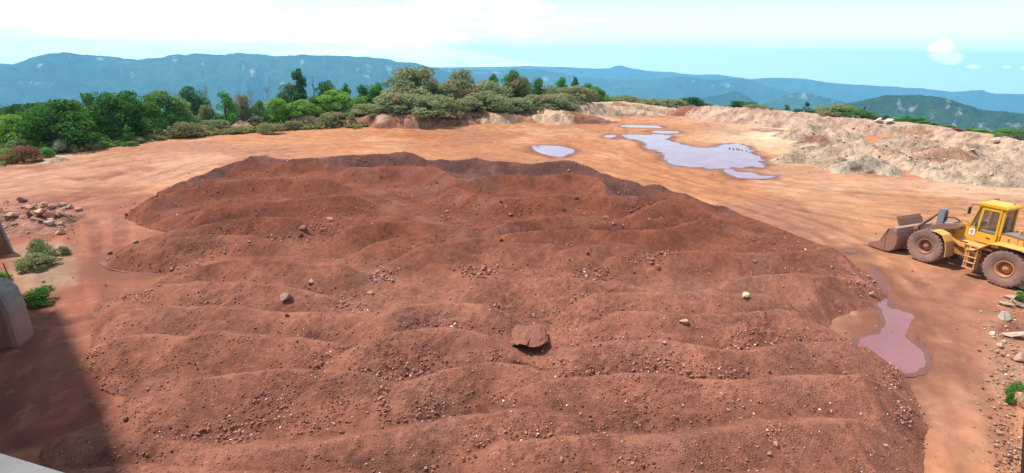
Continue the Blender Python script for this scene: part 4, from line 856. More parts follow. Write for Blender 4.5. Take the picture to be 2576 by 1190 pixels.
GR = [(*K2(1020, 1060), 70, 26, .85), (*K2(1950, 1070), 80, 28, .75), (*K2(2350, 935), 95, 25, .7), (*K2(820, 625), 40, 14, .5), (*K1(2150, 710), 95, 22, .6), (*K1(1150, 990), 60, 14, .5), (*K1(1500, 860), 60, 14, .5), (*K7(400, 660), 75, 22, .6),
      (*K7(1850, 690), 60, 34, .7), (*K7(2100, 520), 60, 34, .7), (*K4(310, 380), 32, 26, .7), (*K5(230, 700), 24, 60, .9), (*K5(1050, 200), 45, 30, .5), (*K5(1000, 380), 60, 20, .6), (*K5(1420, 430), 45, 24, .6), (*K5(1300, 120), 60, 14, .5),
      (*K6(250, 400), 60, 36, .5), (*K6(1850, 530), 40, 50, .75), (*K6(1920, 760), 45, 55, .6), (*K6(1020, 920), 30, 36, .7), (*K5(1050, 680), 75, 18, .45), (*K3(250, 650), 100, 22, .7), (*K3(1900, 870), 60, 26, .7), (*K4(1300, 275), 60, 14, .5), (*K5(60, 60), 60, 22, .6), (*K4(600, 760), 50, 40, .4), (*K6(100, 1100), 90, 36, .45), (*K7(300, 980), 60, 40, .35)]
build_gravel()
def build_spoil_rubble():
    rng = np.random.default_rng(8); bm = bmesh.new(); bmesh.ops.create_icosphere(bm, subdivisions=1, radius=.5); rnd = random.Random(3)
    for _ in range(7):
        n = Vector((rnd.gauss(0, 1), rnd.gauss(0, 1), rnd.gauss(0, 1))).normalized(); c = rnd.uniform(.22, .34)
        for v in bm.verts:
            d = v.co.dot(n)
            if d > c: v.co -= n * (d - c)
    tv = np.array([v.co[:] for v in bm.verts]) * np.array([1, .85, .65]); tf = np.array([[v.index for v in f.verts] for f in bm.faces]); bm.free()
    Ps = []
    for o, lo, hi, rs, Z in MOUNDS:
        if 'spoil' not in o.name and 'rubble' not in o.name and 'rim' not in o['label'] and 'rough' not in o['label']: continue
        iy, ix = np.where(Z > .05); w = rng.random(len(ix)) < rs * rs * (9 if 'rubble' in o.name else 1.4 if 'spoil' in o.name else .6) * (.2 + 1.6 * sstep(fbm(ix * rs * .3, iy * rs * .3, 3, 7), -.1, .3))
        Ps.append(np.stack([lo[0] + ix[w] * rs, lo[1] + iy[w] * rs, Z[iy[w], ix[w]]], 1))
    P = np.concatenate(Ps); N = len(P); P[:, :2] += rng.uniform(-.1, .1, (N, 2)); s = .14 + .42 * rng.random(N) ** 3; s = np.where(P[:, 1] < 45, s * .8, s); a = rng.uniform(0, 6.28, N)
    C = np.array([.46, .35, .26])[None] * (1 + rng.normal(0, .3, (N, 1))); lf = (P[:, 0] < -10) & (P[:, 1] < 45); C[lf] *= np.array([.85, .50, .44]); q = rng.random(N); C[(q > .86) & ~lf] = np.array([.72, .62, .50]); C[(q > .86) & lf] = np.array([.52, .30, .22]); C[q < .16] = np.array([.20, .11, .08])
    v = tv[None] * s[:, None, None]; ca, sa = np.cos(a)[:, None], np.sin(a)[:, None]; V = np.stack([v[..., 0] * ca - v[..., 1] * sa, v[..., 0] * sa + v[..., 1] * ca, v[..., 2] + .5 * v[..., 0] * np.sin(a * 7)[:, None]], -1) + P[:, None]
    F = (tf[None] + (np.arange(N) * len(tv))[:, None, None]).reshape(-1, 3)
    o = link('rubble', mesh_np('rubble', V.reshape(-1, 3), F, False, {'Col': ('FLOAT_COLOR', 'POINT', rgba(np.clip(np.repeat(C, len(tv), 0), .03, .9)))}), M['gravel'])
    tag(o, 'pale and grey broken stone strewn over the spoil heaps', 'rubble', kind='stuff'); print('rubble', N)
build_spoil_rubble()
# ------------------------------------------------------------------ trees and shrubs
def leaf_mat(name, c1, c2, dry=None):
    m, k, p, out = new_mat(name)
    k.n.remove(p)
    a = k.add('ShaderNodeAttribute', attribute_name='shade'); oi = k.add('ShaderNodeObjectInfo')
    f = k.math('ADD', k.math('MULTIPLY', a.outputs['Fac'], .8), k.math('MULTIPLY', oi.outputs['Random'], .2))
    col = k.mix(f, c1, c2)
    if dry: col = k.mix(k.ramp(k.noise(k.add('ShaderNodeTexCoord').outputs['Object'], 3.0, 2), .5, .62), col, dry)
    d = k.add('ShaderNodeBsdfDiffuse'); t = k.add('ShaderNodeBsdfTranslucent'); mx = k.add('ShaderNodeMixShader'); mx.inputs[0].default_value = .42
    k.l.new(col, d.inputs[0]); k.l.new(col, t.inputs[0]); k.l.new(d.outputs[0], mx.inputs[1]); k.l.new(t.outputs[0], mx.inputs[2]); k.l.new(mx.outputs[0], out.inputs[0])
    return m
LM = dict(dark=leaf_mat('dark_leaves', (.020, .060, .012), (.065, .15, .028)), light=leaf_mat('light_leaves', (.06, .13, .02), (.15, .24, .045)),
          fresh=leaf_mat('fresh_leaves', (.035, .11, .022), (.09, .22, .04)), mid=leaf_mat('mid_leaves', (.035, .085, .02), (.10, .16, .045)),
          blue=leaf_mat('blue_green_leaves', (.035, .085, .035), (.085, .15, .065)), olive=leaf_mat('olive_leaves', (.075, .10, .040), (.17, .19, .095), (.16, .13, .075)),
          brown=leaf_mat('brown_olive_leaves', (.080, .092, .038), (.165, .17, .080), (.18, .125, .07)), red=leaf_mat('red_brown_leaves', (.11, .055, .03), (.24, .13, .08)),
          pine=leaf_mat('pine_needles', (.025, .065, .02), (.07, .13, .04)), yellow=leaf_mat('yellow_green_leaves', (.12, .15, .02), (.28, .28, .05)), white=leaf_mat('whitish_blossom', (.16, .20, .09), (.45, .45, .34)))
for _n, _f in dict(dark=1.8, light=2.1, fresh=1.9, mid=2.3, blue=2.0, olive=2.2, brown=2.1, red=1.6, pine=1.9, yellow=1.3, white=1.2).items():
    for _nd in LM[_n].node_tree.nodes:
        if _nd.type == 'MIX':
            for _s in _nd.inputs:
                if _s.type == 'RGBA' and not _s.is_linked: _s.default_value = tuple(min(.6, q * _f) for q in _s.default_value[:3]) + (1,)
def bark_mat(name, c):
    m, k, p, out = new_mat(name); g = k.add('ShaderNodeNewGeometry'); n = k.noise(k.mapping(g.outputs['Position'], (1, 1, .3)), 9, 4)
    k.l.new(k.mix(n, tuple(q * .55 for q in c), c), p.inputs['Base Color']); p.inputs['Roughness'].default_value = .95; return m
BARK = bark_mat('bark', (.14, .095, .07)); DEAD = bark_mat('dead_wood', (.30, .24, .22))

def limb(V, F, a, b, ra, rb, n=6):
    a = np.array(a, float); b = np.array(b, float); d = b - a; d /= np.linalg.norm(d) + 1e-9
    u = np.cross(d, [0.3, .9, .2]); u /= np.linalg.norm(u); v = np.cross(d, u); o = len(V)
    for i in range(n):
        t = 2 * math.pi * i / n; w = u * math.cos(t) + v * math.sin(t); V.append(a + w * ra); V.append(b + w * rb)
    for i in range(n): j = (i + 1) % n; F.append([o + 2 * i, o + 2 * j, o + 2 * j + 1, o + 2 * i + 1])
def lobes_for(kind, rng):
    L = []
    if kind == 'bush':
        for i in range(15):
            a = rng.uniform(0, 6.28); r = .36 * math.sqrt(rng.uniform(0, 1)); z = rng.uniform(.2, .80 - r * .7)
            L.append((r * math.cos(a), r * math.sin(a), z, rng.uniform(.13, .22)))
        for i in range(7):
            a = rng.uniform(0, 6.28); L.append((.38 * math.cos(a), .38 * math.sin(a), rng.uniform(.12, .3), rng.uniform(.10, .16)))
    elif kind == 'tree':
        for i in range(40):
            z = .12 + .78 * ((i + rng.uniform(0, 1)) / 40) ** 1.1; w = .36 * max(.05, 1 - ((z - .38) / .60) ** 2) ** .5
            a = rng.uniform(0, 6.28); r = w * math.sqrt(rng.uniform(.1, 1)); L.append((r * math.cos(a), r * math.sin(a), z, rng.uniform(.09, .16)))
        L.append((0, 0, .93, .08))
    elif kind == 'cone':
        for i in range(24):
            z = rng.uniform(.12, .92); w = .42 * (1.02 - z) ** .75; a = rng.uniform(0, 6.28); r = w * math.sqrt(rng.uniform(.2, 1))
            L.append((r * math.cos(a), r * math.sin(a), z, .06 + .10 * (1 - z)))
        L.append((0, 0, .95, .05))
    elif kind == 'pine':
        for z in (.24, .36, .47, .58, .68, .77, .86, .94):
            for i in range(rng.integers(2, 5)):
                a = rng.uniform(0, 6.28); r = .44 * (1.05 - z) ** .9 * rng.uniform(.4, 1.05); L.append((r * math.cos(a), r * math.sin(a), z + rng.uniform(-.03, .03), rng.uniform(.05, .105)))
    elif kind == 'wisp':
        for i in range(14):
            a = rng.uniform(0, 6.28); z = rng.uniform(.3, .97); r = .34 * math.sqrt(rng.uniform(0, 1)); L.append((r * math.cos(a), r * math.sin(a), z, rng.uniform(.06, .12)))
    elif kind == 'spindle':
        for i in range(12):
            z = .1 + .85 * i / 12; L.append((rng.normal(0, .09), rng.normal(0, .09), z, .16 * (1.1 - z)))
    return L
def tree_proto(kind, seed, nleaf, ls):
    rng = np.random.default_rng(seed); L = lobes_for(kind, rng); V = []; F = []
    if kind == 'spindle': hs = .16
    # trunk and limbs
    top = .55 if kind == 'bush' else .9
    px_ = 0.0; py_ = 0.0; segs = 5
    r0 = .030 if kind != 'bush' else .022
    for i in range(segs):
        a = (px_, py_, top * i / segs - (.03 if i == 0 else 0)); px_ += rng.normal(0, .012); py_ += rng.normal(0, .012)
        limb(V, F, a, (px_, py_, top * (i + 1) / segs), r0 * (1 - i / segs * .85), r0 * (1 - (i + 1) / segs * .85))
    for (x, y, z, r) in L:
        b = max(.04, z - .22 - .3 * math.hypot(x, y)); limb(V, F, (0, 0, min(b, top)), (x, y, z), .009, .003, 4)
    trunk = mesh_np('trunk', np.array(V), np.array(F), True)
    w = np.array([l[3] ** 2 for l in L]); w /= w.sum(); li = rng.choice(len(L), nleaf, p=w); LA = np.array(L)[li]
    d = rng.normal(0, 1, (nleaf, 3)); d /= np.linalg.norm(d, axis=1)[:, None]
    rad = LA[:, 3] * rng.uniform(.55, 1.12, nleaf) ** .6
    # clumps: pull leaves towards twig tips so gaps open between them
    tip = rng.normal(0, 1, (len(L), 16, 3)); tip /= np.linalg.norm(tip, axis=2)[:, :, None]; tp = tip[li, rng.integers(0, 16, nleaf)]
    d = d * .55 + tp * .75; d /= np.linalg.norm(d, axis=1)[:, None]
    c = LA[:, :3] + d * rad[:, None] * np.array([1, 1, .85]); c[:, 2] = np.maximum(c[:, 2], .015)
    nrm = d + rng.normal(0, .75, (nleaf, 3)); nrm /= np.linalg.norm(nrm, axis=1)[:, None]
    u = np.cross(nrm, rng.normal(0, 1, (nleaf, 3))); u /= np.linalg.norm(u, axis=1)[:, None]; v = np.cross(nrm, u)
    s = ls * rng.uniform(.6, 1.35, nleaf)[:, None]
    Q = np.stack([c - u * s, c - v * s * .55, c + u * s, c + v * s * .55], 1).reshape(-1, 3)
    lobe_sh = rng.uniform(0, 1, len(L))[li]; sh = np.clip(.45 * lobe_sh + .55 * rng.uniform(0, 1, nleaf), 0, 1)
    crown = mesh_np('crown', Q, np.arange(nleaf * 4).reshape(-1, 4), False, {'shade': ('FLOAT', 'POINT', np.repeat(sh, 4))})
    return trunk, crown
PROTO = {}
for kd, n, nl, ls in (('bush', 4, 4200, .028), ('tree', 4, 5600, .024), ('cone', 2, 4000, .024), ('pine', 2, 2200, .024), ('wisp', 2, 1500, .024), ('spindle', 1, 700, .03)):
    PROTO[kd] = [tree_proto(kd, 100 + i * 7 + len(kd), nl, ls) for i in range(n)]
def bare_proto(seed):
    rng = np.random.default_rng(seed); V = []; F = []
    limb(V, F, (0, 0, -.03), (.01, 0, .5), .016, .011); limb(V, F, (.01, 0, .5), (0, .01, 1), .011, .003)
    for i in range(26):
        z = rng.uniform(.25, .9); a = rng.uniform(0, 6.28); r = .38 * (1.1 - z) + .05; b = (r * math.cos(a), r * math.sin(a), z + rng.uniform(.05, .2)); limb(V, F, (0, 0, z), b, .006, .002, 4)
        for j in range(3): limb(V, F, tuple(np.array((0, 0, z)) * .4 + np.array(b) * .6), tuple(np.array(b) + rng.normal(0, .08, 3)), .003, .001, 3)
    return mesh_np('trunk', np.array(V), np.array(F), True)
BARE = [bare_proto(5), bare_proto(6)]
_cr = {}
def plant(K, X, Y, w, off, kind, leaf, label, group=None, base=None, name='tree', cat='tree'):
    """top of the crown on the photo, width in photo px, metres beyond the rim (or base row)"""
    x, y = K(X, Y)
    if base is not None:
        b = hit(x, base)[0]; r = math.hypot(b[0], b[1])
    else: r = None
    q = pix_dir(x, y); az = math.atan2(q[0], q[1])
    if r is None: r = float(r_edge(az)) + off
    bx, by = r * math.sin(az), r * math.cos(az); gz = float(ground_z(np.array(bx), np.array(by))); gz = max(gz, mound_z(bx, by))
    zt = CAMZ + r * q[2] / math.hypot(q[0], q[1]); h = max(zt - gz, .6)
    dep = depth_of((bx, by, (zt + gz) / 2)); wd = w * dep / FPX
    t = empty(name, (bx, by, gz - .03), RND.uniform(0, 6.28)); tag(t, label, cat, group)
    sx = wd / (.74 if kind in ('tree', 'cone') else .92)
    if kind == 'bare':
        o = link('trunk', RND.choice(BARE), DEAD, t); o.scale = (sx, sx, h); return t
    tr, cr = RND.choice(PROTO[kind])
    key = (cr.name, leaf)
    if key not in _cr:
        c2 = cr.copy(); c2.materials.clear(); c2.materials.append(LM[leaf]); _cr[key] = c2
    o = link('trunk', tr, BARK, t); o.scale = (sx, sx, h); o = link('crown', _cr[key], None, t); o.scale = (sx, sx, h); return t
TREES = [
 (K0, 8, 288, 100, 7, 'tree', 'light', 'light green tree cut off by the left edge of the view'),
 (K0, 62, 300, 60, 9, 'tree', 'light', 'light green tree between the left edge and the broad dark tree'),
 (K0, 128, 250, 165, 3.5, 'tree', 'dark', 'broad dark green tree standing leftmost by the haul road'),
 (K0, 192, 268, 70, 16, 'tree', 'light', 'pale green tree behind, between the broad dark tree and the double dark tree'),
 (K0, 228, 278, 60, 8, 'tree', 'light', 'light green tree hugging the left side of the double dark tree'),
 (K0, 262, 230, 115, 4.5, 'tree', 'dark', 'left half of the tall double dark green tree'),
 (K0, 333, 227, 105, 5, 'tree', 'dark', 'right half of the tall double dark green tree'),
 (K0, 372, 232, 46, 12, 'cone', 'blue', 'dark pointed tree peeping over the right of the double dark tree'),
 (K0, 412, 226, 105, 7.5, 'tree', 'mid', 'rounded mid green tree just right of the double dark tree'),
 (K0, 450, 252, 60, 10, 'tree', 'olive', 'grey-green tree in front of the tall blue-green tree'),
 (K0, 482, 215, 72, 14, 'tree', 'blue', 'tall blue-green tree rising over the shrubs left of the leafless tree'),
 (K0, 515, 212, 26, 16, 'bare', None, 'leafless grey tree beside the tall blue-green tree'),
 (K0, 518, 262, 40, 9, 'tree', 'brown', 'brownish tree left of the bright green cone-shaped tree'),
 (K0, 560, 225, 76, 7, 'cone', 'fresh', 'bright green cone-shaped tree alone by the verge'),
 (K0, 600, 234, 50, 9, 'tree', 'brown', 'brown-leaved tree right of the bright green cone-shaped tree'),
 (K0, 628, 224, 50, 18, 'bare', None, 'left of two leafless grey trees against the blue mountain'),
 (K0, 668, 214, 40, 20, 'bare', None, 'right of two leafless grey trees against the blue mountain'),
 (K0, 648, 252, 36, 8, 'tree', 'mid', 'dark small tree below the leafless grey trees'),
 (K0, 690, 246, 70, 9, 'tree', 'light', 'light green tree at the left foot of the scraggly pine'),
 (K0, 746, 170, 96, 12, 'pine', 'pine', 'tall scraggly pine, highest tree in the left part'),
 (K0, 728, 208, 70, 13, 'tree', 'pine', 'dark leafy tree leaning on the left of the scraggly pine'),
 (K0, 785, 176, 16, 14, 'spindle', 'pine', 'thin spindly conifer right of the scraggly pine'),
 (K0, 762, 250, 70, 7, 'tree', 'light', 'light green low tree under the spindly conifer'),
 (K0, 795, 240, 55, 10, 'tree', 'mid', 'mid green tree just right of the spindly conifer'),
 (K0, 826, 201, 62, 13, 'tree', 'dark', 'dark green flat-topped tree right of the spindly conifer'),
 (K0, 840, 226, 95, 8, 'tree', 'light', 'wide yellow-green tree before the flat-topped dark tree'),
 (K0, 868, 206, 46, 12, 'cone', 'mid', 'pointed green tree right of the flat-topped dark tree'),
 (K0, 900, 242, 60, 8, 'tree', 'light', 'yellow-green low tree left of the olive clump'),
 (K0, 922, 214, 52, 12, 'tree', 'dark', 'dark rounded tree, left of two before the olive clump'),
 (K0, 950, 205, 46, 12, 'tree', 'fresh', 'green rounded tree, right of two before the olive clump'),
 (K0, 975, 238, 60, 9, 'tree', 'mid', 'green tree at the left skirt of the olive clump'),
 (KC, 400, 60, 120, 10, 'tree', 'olive', 'tall wispy-topped olive tree at the left of the clump'),
 (KC, 575, 85, 70, 12, 'tree', 'olive', 'second thin-crowned olive tree, behind the large front bush'),
 (KC, 270, 270, 130, 1.0, 'bush', 'olive', 'olive bush forming the left end of the clump'),
 (KC, 400, 175, 150, 8, 'bush', 'olive', 'olive tree under the tall wispy-topped one'),
 (KC, 740, 170, 110, 9, 'bush', 'brown', 'brownish tree in the middle of the clump'),
 (KC, 880, 150, 130, 9, 'bush', 'brown', 'brown-olive tree with a hazy top in the clump'),
 (KC, 985, 88, 70, 11, 'tree', 'olive', 'thin tall olive tree, highest right of the middle of the clump'),
 (KC, 1040, 240, 70, 5, 'bush', 'red', 'reddish brown bush between olive bushes in the clump'),
 (KC, 1250, 155, 150, 9, 'bush', 'olive', 'large olive tree right of the reddish brown bush'),
 (KC, 1355, 155, 36, 13, 'tree', 'dark', 'small dark green tree top behind the large olive tree'),
 (KC, 1560, 118, 58, 12, 'tree', 'mid', 'dark green tree top with a brown side, right part of the clump'),
 (KC, 1620, 190, 70, 10, 'tree', 'brown', 'brown tree beside the dark green tree top'),
 (KC, 1720, 178, 30, 12, 'bare', None, 'pinkish leafless tree between the olive trees of the clump'),
 (KC, 1830, 205, 46, 11, 'tree', 'mid', 'small green tree right of the pinkish leafless tree'),
 (KC, 2040, 235, 110, 9, 'bush', 'olive', 'olive tree behind the two rounded right-hand bushes'),
 (KC, 2130, 195, 34, 13, 'tree', 'fresh', 'green tree top above the right-hand bushes, left one'),
 (KC, 2285, 180, 36, 13, 'cone', 'dark', 'dark green tree top above the right-hand bushes, right one'),
 (KC, 2300, 245, 105, 3, 'bush', 'brown', 'brown-olive bush at the right end of the clump'),
 (KC, 2470, 268, 46, 12, 'tree', 'fresh', 'bright green tree right of the clump'),
 (KC, 2545, 300, 42, 12, 'tree', 'mid', 'second green tree right of the clump'),
 (KC, 590, 320, 150, -1.5, 'bush', 'olive', 'largest olive bush at the front of the clump, reaching the road'),
 (KC, 780, 380, 95, -.5, 'bush', 'brown', 'brown-tinged bush at the right of the largest olive bush'),
 (KC, 1240, 300, 125, 1.0, 'bush', 'olive', 'rounded olive bush over the middle of the cream bank'),
 (KC, 1085, 378, 85, .5, 'bush', 'olive', 'small rounded olive bush over the cream bank'),
 (KC, 1410, 420, 90, .5, 'bush', 'olive', 'low olive bush right of the middle of the cream bank'),
 (KC, 1600, 375, 115, 1.0, 'bush', 'olive', 'olive bush with dark hollows above the smooth round boulder'),
 (KC, 1910, 325, 115, .5, 'bush', 'olive', 'left of two rounded right-hand olive bushes'),
 (KC, 2150, 308, 110, -.5, 'bush', 'olive', 'right of two rounded right-hand olive bushes'),
 (KD, 500, -20, 60, 12, 'tree', 'light', 'light green tree behind the rough cream rock bank'),
 (KD, 778, -25, 18, 10, 'spindle', 'dark', 'dark narrow conifer behind the long smooth-topped bank'),
 (KD, 660, -10, 60, 10, 'tree', 'light', 'pale green tree left of the dark narrow conifer'),
 (KD, 900, -25, 80, 5, 'bush', 'olive', 'olive bush right of the dark narrow conifer'),
 (KD, 1050, -5, 75, 6, 'bush', 'brown', 'brownish bush in the middle of the far row'),
 (KD, 1210, 10, 65, 5, 'bush', 'olive', 'olive bush left of the last dark olive bush'),
 (KD, 1400, 0, 75, 1.5, 'bush', 'olive', 'last dark olive bush at the end of the haul road'),
 (KD, 1600, 20, 55, 9, 'tree', 'dark', 'dark green tree just right of the last olive bush'),
 (KD, 1740, 50, 30, 9, 'cone', 'mid', 'small pointed tree right of the last olive bush'),
 (KD, 1800, 90, 34, 8, 'tree', 'mid', 'low green tree over the left end of the rim bank'),
 (KD, 2200, 65, 66, 9, 'tree', 'dark', 'rounded green tree over the left part of the rim bank'),
 (KD, 2370, 90, 66, 7, 'bush', 'olive', 'olive bush over the left part of the rim bank'),
 (KD, 2480, 130, 50, 7, 'bush', 'olive', 'low olive bush right of another on the rim bank'),
 (KE, 345, 85, 28, 10, 'cone', 'mid', 'small green tree over the rim bank below the cliffed hill'),
 (KE, 450, 128, 20, 10, 'tree', 'dark', 'very small dark tree over the rim bank'),
 (KE, 535, 65, 34, 9, 'pine', 'pine', 'small pine with open branches over the rim bank'),
 (KE, 590, 130, 30, 9, 'tree', 'mid', 'low tree at the right foot of the small open pine'),
 (KE, 665, 140, 28, 9, 'tree', 'mid', 'low tree at the left of the big round rim bush'),
 (KE, 840, 58, 95, 6, 'bush', 'olive', 'big round olive bush on the right rim'),
 (KE, 960, 82, 62, 6, 'bush', 'mid', 'darker right side bush joined to the big round rim bush'),
 (KE, 1085, 100, 18, 9, 'cone', 'pine', 'little dark conifer right of the big round rim bush'),
 (KE, 1135, 155, 26, 8, 'tree', 'mid', 'low tree between the little conifer and the white slabs'),
 (KE, 1215, 195, 26, 9, 'tree', 'mid', 'low tree behind the left white slab'),
 (KE, 1292, 180, 30, 10, 'cone', 'blue', 'bluish small tree behind the right white slab'),
 (KE, 1390, 235, 32, 8, 'tree', 'light', 'light green low tree right of the white slabs'),
 (KE, 1490, 182, 40, 9, 'cone', 'fresh', 'pointed green tree, left end of the green row on the right rim'),
 (KE, 1570, 208, 42, 9, 'tree', 'fresh', 'rounded green tree, second in the green row on the right rim'),
 (KE, 1650, 240, 36, 8, 'tree', 'mid', 'green tree, third in the green row on the right rim'),
 (KE, 1720, 262, 30, 8, 'tree', 'light', 'light green tree, fourth in the green row on the right rim'),
 (KE, 1785, 278, 24, 9, 'cone', 'mid', 'small pointed tree near the right end of the green row'),
 (KE, 1870, 288, 30, 8, 'tree', 'mid', 'low tree just left of the red-brown rim shrub'),
 (KE, 1940, 300, 36, 3, 'bush', 'red', 'red-brown shrub on the right rim'),
 (KE, 2110, 262, 8, 9, 'spindle', 'red', 'thin rusty dead conifer on the right rim'),
 (KE, 2075, 310, 26, 8, 'tree', 'mid', 'low tree below the thin rusty conifer'),
 (KE, 2160, 340, 34, 7, 'tree', 'light', 'light green low tree right of the thin rusty conifer'),
 (KE, 2230, 350, 28, 8, 'tree', 'mid', 'low green tree left of the last pointed tree'),
 (KE, 2312, 335, 30, 8, 'cone', 'mid', 'pointed tree left of the big bush at the right edge'),
 (KE, 2530, 285, 95, 4, 'bush', 'mid', 'big dark olive bush cut by the right edge of the view'),
]
for K, X, Y, w, off, kd, lf, lab in TREES:
    sh = kd == 'bush' and 'tree' not in lab
    plant(K, X, Y, w, off, kd, lf, lab, name='bush' if sh else ('pine_tree' if kd == 'pine' else ('leafless_tree' if kd == 'bare' else 'tree')), cat='bush' if sh else 'tree')
SHRUBS = [
 (KL, 185, 565, 76, 409, 'bush', 'red', 'red-brown shrub at the left edge of the haul road'), (KL, 60, 600, 50, 405, 'bush', 'light', 'green shrub at the very left, behind the red-brown shrub'), (KL, 120, 520, 60, 392, 'bush', 'olive', 'grey-green shrub above the red-brown shrub'),
 (KL, 430, 605, 46, 396, 'bush', 'fresh', 'green shrub right of the red-brown shrub'), (KL, 610, 515, 46, 386, 'bush', 'white', 'white-flecked shrub before the broad dark tree'),
 (KL, 865, 600, 32, 372, 'bush', 'olive', 'greyish low shrub beside the tan angular rock'), (KL, 950, 415, 28, 362, 'tree', 'yellow', 'yellow-green sapling before the double dark tree'), (KL, 1060, 560, 46, 370, 'bush', 'light', 'pale green shrub below the double dark tree'),
 (KL, 1300, 400, 32, 362, 'cone', 'fresh', 'leafy sapling before the right half of the double dark tree'), (KL, 1330, 560, 38, 367, 'bush', 'mid', 'low green shrub at the foot of the leafy sapling'), (KL, 1430, 515, 30, 360, 'bush', 'olive', 'olive low shrub right of the leafy sapling'),
 (KL, 1200, 560, 30, 367, 'bush', 'mid', 'little green shrub left of the leafy sapling'), (KL, 1600, 480, 46, 352, 'bush', 'olive', 'pale olive shrub left of the brown-hollowed shrub'), (KL, 1880, 325, 80, 346, 'bush', 'brown', 'brown-hollowed olive shrub by the verge'), (KL, 2020, 420, 50, 341, 'bush', 'olive', 'olive shrub at the right of the brown-hollowed shrub'),
 (KL, 2200, 320, 70, 330, 'bush', 'olive', 'spreading olive shrub behind the verge'), (KL, 2140, 470, 30, 338, 'bush', 'mid', 'small dark shrub on the verge'), (KL, 2430, 430, 42, 336, 'bush', 'brown', 'low brown shrub on the verge near the small reddish bank'),
 (KM, 150, 850, 44, 336, 'bush', 'brown', 'brown-green tuft at the left of the small reddish bank'), (KM, 350, 905, 24, 334, 'bush', 'mid', 'tiny round shrub on the verge'), (KM, 560, 765, 64, 336, 'bush', 'brown', 'brown shrub with a dark base at the road side'), (KM, 850, 735, 46, 326, 'bush', 'brown', 'brown-olive shrub right of the cream rock'),
 (KM, 300, 660, 70, 318, 'bush', 'brown', 'brown-green shrub above the small reddish bank'), (KM, 560, 640, 80, 312, 'bush', 'light', 'spreading light green shrub above the brown road-side shrub'), (KM, 750, 640, 60, 310, 'bush', 'light', 'light green shrub left of the bare tan bank'),
 (KM, 1110, 830, 26, 325, 'bush', 'mid', 'tiny green shrub below the bare tan bank'), (KM, 1320, 600, 85, 318, 'bush', 'brown', 'tall brown-olive shrub right of the bare tan bank'), (KM, 1430, 640, 46, 314, 'bush', 'red', 'russet shrub behind the tall brown-olive shrub'), (KM, 1560, 650, 46, 316, 'bush', 'olive', 'olive shrub by the grey rock'), (KM, 1850, 510, 95, 312, 'bush', 'olive', 'olive shrub with a purple base left of the red clay bank'), (KM, 1660, 840, 44, 322, 'bush', 'brown', 'low brown shrub at the road end of the verge'), (KM, 1900, 760, 36, 318, 'bush', 'brown', 'low brown shrub at the left foot of the red clay bank'),
 (KC, 350, 690, 20, 316, 'bush', 'red', 'brown tuft on the red clay bank'), (KC, 1950, 620, 60, 302, 'bush', 'olive', 'low olive shrub right of the smooth round boulder'), (KC, 1640, 620, 36, 304, 'bush', 'olive', 'small olive shrub at the left side of the smooth round boulder'), (KC, 1560, 650, 26, 306, 'bush', 'olive', 'smallest olive shrub left of the smooth round boulder'), (KD, 340, 120, 30, 284, 'bush', 'olive', 'grey-green shrub at the left of the rough cream rock bank'),
 (KS, 310, 380, 64, 655, 'bush', 'olive', 'dark blue-green shrub, uppermost of the three shrubs by the left rubble'), (KS, 265, 545, 100, 672, 'bush', 'olive', 'grey-green round shrub, middle of the three shrubs on the left sand'), (KS, 320, 850, 84, 762, 'bush', 'dark', 'dark green shrub beside the grey concrete pier'), (KS, 520, 530, 34, 640, 'bush', 'brown', 'dry twiggy tuft right of the upper left shrubs'), (KS, 30, 745, 30, 705, 'bush', 'light', 'yellow-green weed by the thin stake at the left edge'),
 (KR, 432, 118, 26, 757, 'bush', 'mid', 'bright green weed between boulders at the right edge'), (KR, 425, 650, 44, 1000, 'bush', 'mid', 'dark green weed under the tan boulder at the right edge'), (KR, 365, 750, 20, 1018, 'bush', 'fresh', 'small bright weed low at the right edge'),
]
for K, X, Y, w, base, kd, lf, lab in SHRUBS: plant(K, X, Y, w, 0, kd, lf, lab, base=base, name='sapling' if kd != 'bush' else 'shrub', cat='sapling' if kd != 'bush' else 'shrub')

